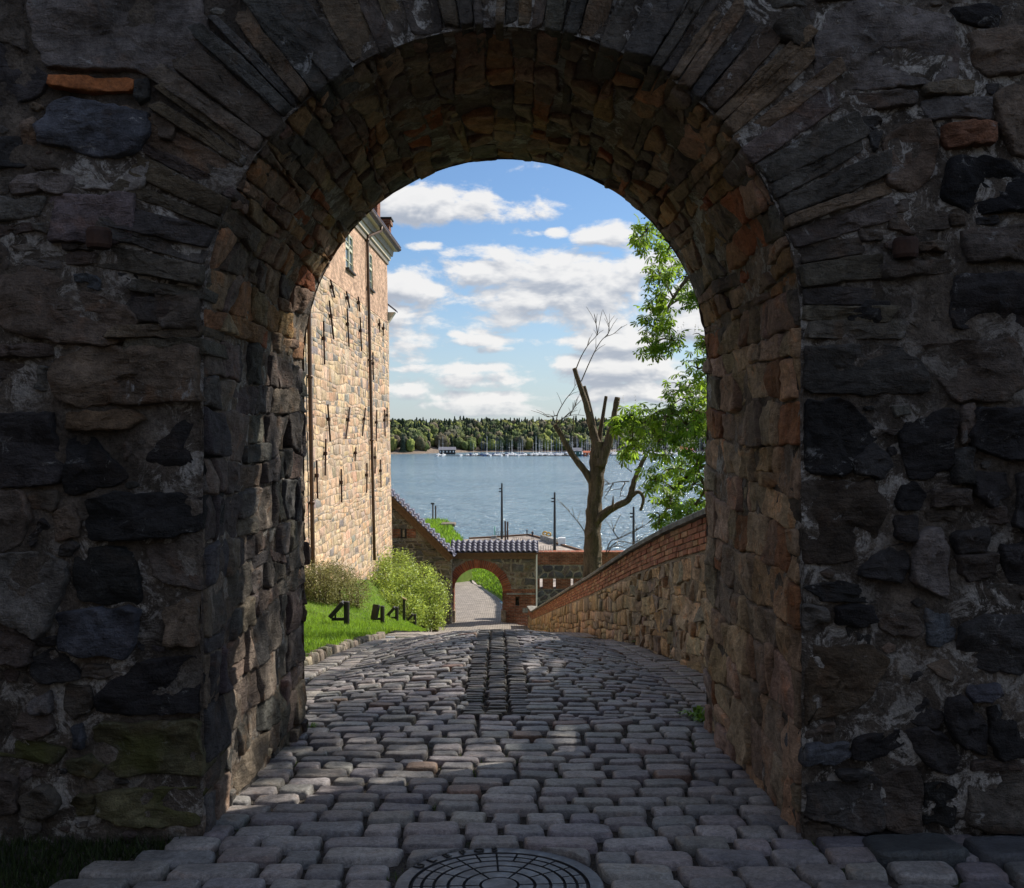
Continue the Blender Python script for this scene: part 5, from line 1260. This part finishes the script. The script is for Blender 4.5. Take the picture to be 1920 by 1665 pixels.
bush('brown_bush', 'rounded brown-green bush on the lawn at the foot of the castle wall', [(632, 1103, 29, 44), (600, 1100, 28, 44), (662, 1112, 30, 34), (560, 1098, 28, 44), (620, 1085, 30, 30)], 20000, .06, 'brown_leaf', 6)

def blades(name, xs, ys, zf, h, w, matn, seed, **props):
    g = np.random.default_rng(seed); n = len(xs); z = np.array([zf(x, y) for x, y in zip(xs, ys)]); a = g.uniform(0, 6.283, n); H = h*g.uniform(.5, 1.3, n); L = H*g.uniform(.1, 1.0, n); b = g.uniform(0, 6.283, n); ww = w*g.uniform(.7, 1.3, n)
    p0 = np.c_[xs-np.cos(a)*ww, ys-np.sin(a)*ww, z-.01]; p1 = np.c_[xs+np.cos(a)*ww, ys+np.sin(a)*ww, z-.01]; p2 = np.c_[xs+np.cos(b)*L, ys+np.sin(b)*L, z+H]
    V = np.stack([p0, p1, p2], 1).reshape(-1, 3); return tri_mesh(name, V, np.arange(3*n).reshape(-1, 3), matn, None, None, False, **props)
def build_grass():
    g = np.random.default_rng(12); n = 60000; ys = 7+33*g.random(n)**1.35; xs = np.array([xl(y) for y in ys])-.60-g.random(n)**1.2*3.4
    blades('lawn_grass', xs, ys, zlawn, .075, .006, 'grass_blade', 1, kind='stuff', label='short bright green grass covering the sloping lawn', category='grass')
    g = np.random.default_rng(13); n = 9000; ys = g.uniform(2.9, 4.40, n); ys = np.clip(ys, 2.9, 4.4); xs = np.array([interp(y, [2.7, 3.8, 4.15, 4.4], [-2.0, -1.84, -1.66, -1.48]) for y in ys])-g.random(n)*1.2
    blades('verge_grass', xs, ys, lambda x, y: -.082*y-.03, .055, .004, 'verge_blade_shaded', 2, kind='stuff', label='dark shaded grass and weeds at the foot of the wall, lower left', category='grass')
    g = np.random.default_rng(15); n = 9000; ys = g.uniform(3.0, 13.5, n); xs = g.uniform(-1.5, 1.45, n)
    keep = np.array([mnoise.noise((x*1.7, y*1.1, 6)) + .35*(abs(x) > 1.15) for x, y in zip(xs, ys)]) > .24
    ok = (np.hypot(xs-MHX, ys-MHY) > MHR+.01) & keep
    blades('joint_moss', xs[ok], ys[ok], lambda x, y: zroad(x, y)-.03, .034, .005, 'joint_blade', 7, kind='stuff', label='tufts of moss and grass in the joints of the cobbles', category='moss')
    n = 12000; g = np.random.default_rng(14); ys = 52+34*g.random(n); xs = np.array([xr(y) for y in ys])+.1+g.random(n)*np.array([max(1.0, xr(y)+1.2)-xr(y)-.12 for y in ys])
    blades('bank_grass', xs, ys, lambda x, y: bank((x-xr(y)-.02)/(max(1.0, xr(y)+1.2)-xr(y)-.02), y)[2], .16, .03, 'grass_blade', 3, kind='stuff', label='rough green grass on the bank beyond the lower gate', category='grass')
    def weed(px, py, Y, s, k, lab):
        q = P(px, py, Y); r = random.Random(k); root = empty('weed', (q.x, q.y, q.z), label=lab, category='weed'); V = []; Fc = []
        for i in range(26):
            a = r.uniform(0, 6.28); l = s*r.uniform(.5, 1.1); d = Vector((math.cos(a), math.sin(a), 0)); e = Vector((-d.y, d.x, 0))*l*.10; b = Vector((q.x, q.y, q.z))+d*r.uniform(0, s*.25)
            n = len(V); V += [b-e*.4, b+e*.4, b+d*l*.45+e+Vector((0, 0, l*.5)), b+d*l*.45-e+Vector((0, 0, l*.5)), b+d*l+Vector((0, 0, l*.38))]; Fc += [(n, n+1, n+2, n+3), (n+3, n+2, n+4)]
        obj('leaves', V, Fc, 'grass_blade', root, smooth=False)
    def on_road(px, Y): x = (px-CX)/F*Y; return HY+F*(CAMZ-zroad(x, Y)+.01)/Y
    weed(1305, on_road(1305, 6.9), 6.9, .13, 1, 'green weed growing at the foot of the right arch jamb'); weed(1318, on_road(1318, 6.75), 6.75, .11, 4, 'small weed tuft tucked tight against the right arch jamb')
    weed(578, on_road(578, 6.62), 6.62, .07, 2, 'tiny weed at the foot of the left arch jamb'); weed(1201, on_road(1196, 13.4), 13.4, .13, 3, 'small green weed at the foot of the parapet wall')
build_grass()

# ------------------------------------------------------------------ water, quay, island
WZ = -23.0; QZ = -21.0
obj('water', [(-3000, 60, WZ), (3000, 60, WZ), (3000, 6000, WZ), (-3000, 6000, WZ)], [(0, 1, 2, 3)], 'water', kind='structure', smooth=False)
def plane_pt(px, py, z): Y = (CAMZ-z)*F/(py-HY); return Vector(((px-CX)/F*Y, Y, z))
def prism(name, pts, z0, matn, parent=None, **props):
    n = len(pts); V = [tuple(p) for p in pts]+[(p[0], p[1], z0) for p in pts]
    return obj(name, V, [tuple(range(n))]+[(i, i+n, (i+1) % n+n, (i+1) % n) for i in range(n)], matn, parent, smooth=False, **props)
def build_quay():
    top = [plane_pt(*p, QZ) for p in ((700, 1021), (800, 1014), (880, 1010.5), (930, 1008), (971, 1005), (992, 1003.7), (1012, 1009), (1047, 1021), (1092, 1034), (1150, 1056), (1260, 1100), (700, 1100))]
    prism('quay', top, WZ-2, 'pier_paving', kind='structure')
    e = MB(); pts = top[2:10]
    for a, b in zip(pts, pts[1:]):
        d = (b-a).normalized(); n = Vector((-d.y, d.x, 0))*.3; up = Vector((0, 0, .32))
        e.add([a+n+Vector((0,0,.01)), b+n+Vector((0,0,.01)), b-n+Vector((0,0,.01)), a-n+Vector((0,0,.01)), a+n+up, b+n+up, b-n+up, a-n+up], [(4, 5, 6, 7), (0, 1, 5, 4), (2, 3, 7, 6), (0, 4, 7, 3), (1, 2, 6, 5)])
    e.build('quay_edge', 'old_timber', None, label='timber edge beam along the rim of the quay', category='edge beam')
    bas = [plane_pt(*p, -8.2) for p in ((770, 985), (795, 977), (815, 974), (838, 976), (847, 983), (850, 992), (861, 1004), (873, 1018), (885, 1032), (790, 1060), (740, 1040))]
    prism('rampart_terrain', bas, -23, 'turf', kind='structure')
    tb = np.array([(p.x, p.y) for p in bas]); g = np.random.default_rng(4); n = 9000
    xs = g.uniform(-14, -4, n); ys = g.uniform(76, 105, n); blades('rampart_grass', xs[(xs > -.9*14) & ((xs/ys*F+CX) < np.interp(ys, [76, 83, 95, 98, 105], [880, 872, 850, 847, 836]))], ys[(xs > -.9*14) & ((xs/ys*F+CX) < np.interp(ys, [76, 83, 95, 98, 105], [880, 872, 850, 847, 836]))], lambda x, y: -8.2, .3, .05, 'grass_blade', 5, kind='stuff', label='long grass on top of the rampart above the water', category='grass')
    st = MB(); q = plane_pt(838, 985, -8.2); st.box((q.x-.6, q.y-1, -8.25), (q.x+.9, q.y+1, -7.95), (1, 1, 1), .1); st.build('flat_rock', 'rock', None, label='flat pale rock at the edge of the grassy rampart', category='rock')
    for (x, cap, lab) in ((812.3, 1, 'dark post with a boxy head standing on the grassy rampart'), (817.5, 0, 'plain dark post beside the boxed one on the grassy rampart')):
        b = plane_pt(x, 975, -8.2); b.y -= .5; m = MB(); rt = empty('rampart_post', b, label=lab, category='post'); h = 1.75 if cap else 1.6
        m.tube([b, b+Vector((0, 0, h))], .075, 8); m.build('post', 'rust_pile', rt)
        if cap: m = MB(); m.box((b.x-.22, b.y-.1, b.z+h), (b.x+.16, b.y+.1, b.z+h+.16)); m.build('head', 'dark_post', rt)
    for (x, yt, Y, lab) in ((941, 906, 200, 'tall dark lamp mast on the quay, left of the two people'), (1040, 923, 180, 'tall dark lamp mast on the quay, beside the concrete blocks'), (1188, 950, 164, 'tall dark lamp mast seen right of the pollarded trunk')):
        b = P(x, 0, Y); b.z = QZ; t = P(x, yt, Y); rt = empty('lamp_mast', b, label=lab, category='lamp mast', group='lamp masts on the quay'); m = MB(); m.tube([b, t.lerp(b, .5), t], [.27, .23, .17], 10); m.build('mast', 'dark_post', rt)
        for k in (1.15, 1.75): m = MB(); m.box((t.x-.62, t.y-.15, t.z-k*1.0-.1), (t.x-.1, t.y+.15, t.z-k*1.0+.12)); m.build('lamp_head', 'dark_post', rt)
    for (x, lab) in ((947.4, 'rust brown steel pile close to the left lamp mast'), (951.8, 'rust brown steel pile, right one of the pair by the mast')):
        Y = 192; b = P(x, 0, Y); b.z = QZ; t = P(x, 977 if x < 950 else 978, Y); m = MB(); m.tube([b, t-Vector((0, 0, .05)), t], [.17, .17, .15], 12); m.build('steel_pile', 'rust_pile', None, label=lab, category='pile')
    c0 = plane_pt(1013, 1012.5, QZ); c1 = plane_pt(1038, 1021, QZ); d = (c1-c0); 
    for k, (a, b, lab) in enumerate(((0, .48, 'left concrete block of the low barrier on the quay'), (.5, 1.0, 'right concrete block of the low barrier on the quay'))):
        p, q = c0+d*a, c0+d*b; n = Vector((1.0, .9, 0)).normalized()*1.2; m = MB(); up = Vector((0, 0, 1.05)); m.add([p, q, q+n, p+n, p+up, q+up, q+n+up, p+n+up], [(0, 1, 5, 4), (1, 2, 6, 5), (2, 3, 7, 6), (3, 0, 4, 7), (4, 5, 6, 7)]); m.build('concrete_block', 'concrete', None, label=lab, category='block')
    b = plane_pt(1054, 1023, QZ); m = MB(); m.box((b.x-.7, b.y, QZ), (b.x+.7, b.y+1.4, QZ+1.5), (1, 1, 1), .05); m.build('white_cabinet', 'white_paint', None, label='white cabinet at the water edge of the quay', category='cabinet')
    for (x, y, lab) in ((1022, 1007.5, 'larger yellow and white rope coil on the concrete blocks'), (1029, 1009.5, 'smaller yellow rope coil on the concrete blocks')):
        b = plane_pt(x, y+6, QZ); b.z = QZ+1.05; m = MB(); n = 18; V = [(b.x+.42*math.cos(2*math.pi*i/n), b.y+.6, b.z+.35+.35*math.sin(2*math.pi*i/n)) for i in range(n+1)]; m.tube(V, .17, 8, cap=False); m.build('rope_coil', 'yellow_paint', None, label=lab, category='coil', smooth=True)
    b = plane_pt(927.5, 1005, QZ); m = MB(); m.tube([b, b+Vector((0, 0, .8)), b+Vector((0, 0, 1.6)), b+Vector((0, 0, 2.1))], [.16, .2, .2, .12], 10); m.build('harbour_light', 'mint_paint', None, label='pale mint green harbour light at the quay edge', category='light')
    for (x, y, w, lab) in ((926, 1010, 1.1, 'larger pale bollard stone near the harbour light'), (934, 1013.5, .8, 'smaller pale bollard stone near the left lamp mast')):
        b = plane_pt(x, y, QZ); m = MB(); m.box((b.x-w*.5, b.y, QZ), (b.x+w*.5, b.y+.9, QZ+w*.55), (1, 1, 1), .1); m.build('bollard_stone', 'concrete', None, label=lab, category='stone')
    # railing with posts
    for nm, A, B, n, lab in (('railing', plane_pt(962, 1018, QZ), plane_pt(1004, 1025, QZ), 12, 'thin dark railing behind the tiled gate roof'), ('railing', plane_pt(1014, 1035, QZ), plane_pt(1042, 1036, QZ), 6, 'short thin railing between gate roof and right lamp mast'), ('railing', plane_pt(929, 1007, QZ), plane_pt(953, 1007, QZ), 8, 'grey mesh railing between harbour light and lamp mast')):
        rt = empty(nm, A, label=lab, category='railing')
        for i in range(n+1): p = A.lerp(B, i/n); m = MB(); m.box((p.x-.035, p.y-.035, QZ), (p.x+.035, p.y+.035, QZ+1.25)); m.build('post', 'dark_post', rt)
        for h in (.3, .6, .9, 1.2): m = MB(); m.tube([A+Vector((0, 0, h)), B+Vector((0, 0, h))], .016, 5); m.build('rail', 'dark_post', rt)
build_quay()

def person(px, py, label, face, walk, bag):
    b = plane_pt(px, py, QZ); H = 1.76
    J = {'pel': (0, 0, .93), 'sp': (0, 0, 1.15), 'ch': (0, .01, 1.36), 'ne': (0, .0, 1.50), 'hd': (0, .03, 1.60), 'ht': (0, .02, 1.72),
         'lh': (-.09, 0, .90), 'lk': (-.10, .03+walk*.5, .50), 'la': (-.11, -.02+walk*.6, .09), 'lt': (-.11, .14+walk*.6, .04), 'rh': (.09, 0, .90), 'rk': (.10, .03-walk*.3, .50), 'ra': (.11, -.04-walk, .09), 'rt': (.11, .12-walk, .04),
         'ls': (-.18, 0, 1.40), 'le': (-.23, -.02, 1.14), 'lw': (-.20, .16, 1.05), 'lf': (-.17, .24, 1.06), 'rs': (.18, 0, 1.40), 're': (.24, -.02, 1.14), 'rw': (.20, .16, 1.10), 'rf': (.16, .24, 1.14)}
    rad = {'pel': .15, 'sp': .135, 'ch': .16, 'ne': .06, 'hd': .095, 'ht': .075, 'lh': .095, 'rh': .095, 'lk': .062, 'rk': .062, 'la': .045, 'ra': .045, 'lt': .04, 'rt': .04, 'ls': .07, 'rs': .07, 'le': .048, 're': .048, 'lw': .036, 'rw': .036, 'lf': .035, 'rf': .035}
    E = [('pel','sp'),('sp','ch'),('ch','ne'),('ne','hd'),('hd','ht'),('pel','lh'),('lh','lk'),('lk','la'),('la','lt'),('pel','rh'),('rh','rk'),('rk','ra'),('ra','rt'),('ch','ls'),('ls','le'),('le','lw'),('lw','lf'),('ch','rs'),('rs','re'),('re','rw'),('rw','rf')]
    names = list(J); c, s = math.cos(face), math.sin(face)
    me = bpy.data.meshes.new('person'); me.from_pydata([(x*c-y*s, x*s+y*c, z) for x, y, z in J.values()], [(names.index(a), names.index(d)) for a, d in E], [])
    o = bpy.data.objects.new('person', me); link(o, None, label=label, category='person'); o.location = b
    md = o.modifiers.new('skin', 'SKIN'); 
    for i, nme in enumerate(names): me.skin_vertices[0].data[i].radius = (rad[nme], rad[nme]); me.skin_vertices[0].data[i].use_root = (i == 0)
    o.modifiers.new('sub', 'SUBSURF').render_levels = 1
    dg = bpy.context.evaluated_depsgraph_get(); m2 = bpy.data.meshes.new_from_object(o.evaluated_get(dg)); o.modifiers.clear(); o.data = m2
    m2.materials.clear(); m2.materials.append(MATS['cloth']); m2.materials.append(MATS['skin'])
    for p in m2.polygons: p.use_smooth = True; p.material_index = 1 if (p.center.z > 1.47 and p.center.z < 1.66) else 0
    if bag:
        m = MB(); m.box((-.13, -.30, 1.05), (.13, -.13, 1.42), (1, 1, 1), .05, Matrix.Translation(b) @ Matrix.Rotation(face, 4, 'Z')); m.build('backpack', 'dark_post', None, label='small dark backpack carried by the right-hand person', category='backpack')
person(988, 1006.5, 'person in dark clothes standing at the rim of the quay, holding something', R(-70), .05, False)
person(998.5, 1010.5, 'person in dark clothes with a backpack, walking on the quay', R(20), .16, True)

def build_island():
    r = random.Random(77); g = np.random.default_rng(77)
    shore = lambda x: interp(x, [-700, -300, -125, -105, -80, -40, 60, 200, 700], [930, 1000, 1010, 1025, 1060, 1110, 1120, 1080, 1050])
    def hz(X, Y):
        d = Y-shore(X); n = mnoise.noise((X*.008, Y*.008, 0))
        if d < 0: return WZ-2
        return WZ-.3+min(d*.12, 3.2)+interp(d, [0, 25, 90, 200, 330, 520], [0, 1.5, 9, 20, 24, 18])*(1+.20*n)
    xs = lin(-700, 700, 150); ds = [-20, -4, 0, 3, 7, 12, 20, 35, 60, 90, 130, 180, 240, 320, 420, 600]
    V = []; Fc = []; n = len(xs)
    for d in ds:
        for x in xs: Y = shore(x)+d+(4*mnoise.noise((x*.05, 0, 3)) if 0 < d < 30 else 0); V.append((x, Y, hz(x, Y)+(1.0*fbm((x*.12, Y*.12, 1), 3) if 2 < d < 40 else 0)))
    for j in range(len(ds)-1):
        for i in range(n-1): Fc.append((j*n+i, j*n+i+1, (j+1)*n+i+1, (j+1)*n+i))
    obj('island_terrain', V, Fc, 'rock', kind='structure')
    # wood: crowns as lumpy meshes
    def ico():
        t = (1+5**.5)/2; v = [(-1,t,0),(1,t,0),(-1,-t,0),(1,-t,0),(0,-1,t),(0,1,t),(0,-1,-t),(0,1,-t),(t,0,-1),(t,0,1),(-t,0,-1),(-t,0,1)]; v = [Vector(p).normalized() for p in v]
        f = [(0,11,5),(0,5,1),(0,1,7),(0,7,10),(0,10,11),(1,5,9),(5,11,4),(11,10,2),(10,7,6),(7,1,8),(3,9,4),(3,4,2),(3,2,6),(3,6,8),(3,8,9),(4,9,5),(2,4,11),(6,2,10),(8,6,7),(9,8,1)]
        for _ in range(2):
            cache = {}; nf = []
            def mid(a, b):
                k = (min(a, b), max(a, b))
                if k not in cache: cache[k] = len(v); v.append(((v[a]+v[b])/2).normalized())
                return cache[k]
            for a, b, c in f: x, y, z = mid(a, b), mid(b, c), mid(c, a); nf += [(a, x, z), (b, y, x), (c, z, y), (x, y, z)]
            f = nf
        return np.array([tuple(p) for p in v]), np.array(f)
    S, SF = ico(); protos = []
    for k in range(6):
        amp = np.array([1+.40*mnoise.noise(Vector(p)*2.3+Vector((k*9, 0, 0)))+.30*mnoise.noise(Vector(p)*5.5+Vector((k*5, 3, 0))) for p in S]); protos.append((S*amp[:, None], SF))
    cones = []
    for k in range(4):
        v = []; f = []; L = 7; N = 9
        for i in range(L):
            z = i/L; rr = (1-z)*.5+.04
            for (q, dz) in ((rr, 0), (rr*.5, .10)):
                for j in range(N): a = 2*math.pi*(j+.5*(i % 2))/N; w = q*(1+.45*mnoise.noise((math.cos(a)*2+k*7, math.sin(a)*2, i*1.7))); v.append((w*math.cos(a), w*math.sin(a), z+dz-.02*(q == rr)))
        for i in range(2*L-1):
            for j in range(N): jj = (j+1) % N; f += [(i*N+j, i*N+jj, (i+1)*N+jj), (i*N+j, (i+1)*N+jj, (i+1)*N+j)]
        cones.append((np.array(v), np.array(f)))
    VV = []; FF = []; TT = []; base = 0
    for _ in range(2700):
        d = 14+r.random()**1.15*330; x = r.uniform(-190, 420) if r.random() < .85 else r.uniform(-600, 650); Y = shore(x)+d; z = hz(x, Y)
        con = r.random() < (.2 if d < 60 else .42)
        if con:
            v, f = r.choice(cones); h = r.uniform(12, 20); w = h*r.uniform(.40, .58); col = vary((.042, .062, .040), .3, r); q = v*np.array([w, w, h])+np.array([x, Y, z])
        else:
            v, f = r.choice(protos); h = r.uniform(4.5, 8.5); w = h*r.uniform(.6, .85); a = r.uniform(0, 6.28); ca, sa = math.cos(a), math.sin(a)
            col = vary(r.choice([(.105, .13, .05), (.14, .165, .055), (.085, .11, .05), (.125, .115, .075), (.10, .10, .072), (.09, .11, .055), (.19, .215, .06)]), .25, r); u = v*np.array([w, w, h]); q = np.c_[u[:, 0]*ca-u[:, 1]*sa, u[:, 0]*sa+u[:, 1]*ca, u[:, 2]]+np.array([x, Y, z+h*.85])
        VV.append(q); FF.append(f+base); TT.append(np.tile(np.array(col), (len(q), 1))); base += len(q)
    tri_mesh('island_wood', np.concatenate(VV), np.concatenate(FF), 'far_foliage', None, np.concatenate(TT), True, kind='stuff', label='mixed green wood covering the island across the water', category='wood')
    # marina
    def hull(L, B, col, cab, mast, cover):
        me_v = []; f = []; sec = [(-.5, .38, .0), (-.25, .5, .0), (.1, .5, .02), (.35, .32, .06), (.5, .02, .12)]
        for (t, w, sh) in sec: me_v += [(t*L, -w*B*.6, -.2), (t*L, -w*B, .85+sh*L*.1), (t*L, w*B, .85+sh*L*.1), (t*L, w*B*.6, -.2)]
        for i in range(4):
            for k in range(3): f.append((i*4+k, i*4+k+1, i*4+5+k, i*4+4+k))
        f.append((0, 1, 2, 3)); m = MB(); m.add(me_v, f); m.box((-.3*L, -.3*B, .8), (.12*L, .3*B, 1.45 if cab else 1.05), (1, 1, 1), .12)
        if mast: m.tube([(.08*L, 0, .8), (.08*L, 0, mast)], [.07, .045], 5); m.tube([(.08*L, 0, 1.9), (-.35*L, 0, 1.85)], [.18, .16], 6); m.tube([(.08*L-.0, -.7, mast*.62), (.08*L, .7, mast*.62)], .04, 4)
        me = mesh_data('boat', m.v, m.f, col, None, False); return me
    kinds = [hull(9, 2.9, 'hull_white', 1, 12.5, 0), hull(11, 3.3, 'hull_white', 1, 15.5, 0), hull(8, 2.6, 'hull_white', 1, 0, 0), hull(7, 2.4, 'hull_white', 0, 10, 0), hull(10, 3, 'hull_blue', 1, 13.5, 0), hull(6.5, 2.4, 'hull_white', 1, 0, 0)]
    pont = []
    rows = [(936, 820, 1130), (962, 880, 1340), (990, 930, 1340), (1018, 1010, 1340), (1045, 1060, 1340)]
    for k, (Y, xa, xb) in enumerate(rows):
        A, B = (xa-CX)/F*Y, (xb-CX)/F*Y; m = MB(); m.box((A-2, Y-1.2, WZ-.3), (B, Y+1.2, WZ+.55)); m.build('pontoon', 'wood_deck', None, label=['long dark floating pontoon nearest to us in the marina', 'second pontoon of the marina from the near side', 'middle pontoon of the marina', 'fourth pontoon of the marina, near the trees', 'rearmost pontoon of the marina under the trees'][k], category='pontoon', group='marina pontoons')
        x = A+1
        while x < B-3:
            for s in (-1, 1):
                if k == 0 and s < 0 and r.random() < .6: continue
                if r.random() < .24: continue
                kk = r.randrange(6); side = 'near' if s < 0 else 'far'; lk = ['white sailing boat', 'large white yacht with the tallest mast', 'white motor boat', 'small white open sailing boat', 'blue-hulled sailing boat', 'short white motor boat'][kk]
                o = bpy.data.objects.new('boat', kinds[kk]); link(o, None, label='%s at the %s side of the %s pontoon' % (lk, side, ['nearest', 'second', 'middle', 'fourth', 'rearmost'][k]), category='boat', group='%ss at the %s marina pontoon, %s side' % (lk, ['nearest', 'second', 'middle', 'fourth', 'rearmost'][k], side)); o.scale = (1.55, 1.6, 1.25); o.location = (x+r.uniform(-.5, .5), Y+s*r.uniform(6, 7), WZ+.05); o.rotation_euler = (0, 0, R(90 if s > 0 else -90)+r.gauss(0, .05))
            x += r.uniform(4.9, 6.2)
    def house(name, px, py, Y, w, d, h, rh, wall, roof, lab):
        b = P(px, py, Y); b.z = WZ+.6; rt = empty(name, b, label=lab, category='building'); m = MB(); m.box((b.x-w/2, Y, b.z-1.2), (b.x+w/2, Y+d, b.z+h)); m.build('wall', wall, rt)
        m = MB(); e = .5; m.add([(b.x-w/2-e, Y-e, b.z+h-.05), (b.x+w/2+e, Y-e, b.z+h-.05), (b.x+w/2+e, Y+d/2, b.z+h+rh), (b.x-w/2-e, Y+d/2, b.z+h+rh), (b.x-w/2-e, Y+d+e, b.z+h-.05), (b.x+w/2+e, Y+d+e, b.z+h-.05)], [(0, 1, 2, 3), (3, 2, 5, 4), (0, 3, 4), (1, 5, 2), (0, 4, 5, 1)]); m.build('roof', roof, rt)
        for i in range(max(2, int(w/3))):
            x = b.x-w/2+w*(i+.5)/max(2, int(w/3)); m = MB(); m.box((x-.5, Y-.06, b.z+h*.35), (x+.5, Y-.01, b.z+h*.75)); m.build('window', 'white_paint', rt)
    house('boathouse', 838, 846, 1000, 17, 9, 4.2, 3, 'dark_post', 'grey_roof', 'dark boathouse with grey roof at the left end of the marina')
    house('clubhouse', 1083, 850, 925, 8, 8, 4.5, 3.2, 'green_paint', 'grey_roof', 'small dark green gabled house among the boats'); house('boat_shed', 1107, 850, 928, 13, 8, 3.0, 1.6, 'red_paint', 'red_paint', 'low red-brown shed next to the green house in the marina')
    house('shore_house', 1290, 842, 1040, 16, 9, 4, 3, 'red_paint', 'red_paint', 'red house half hidden behind the chestnut branches')
build_island()
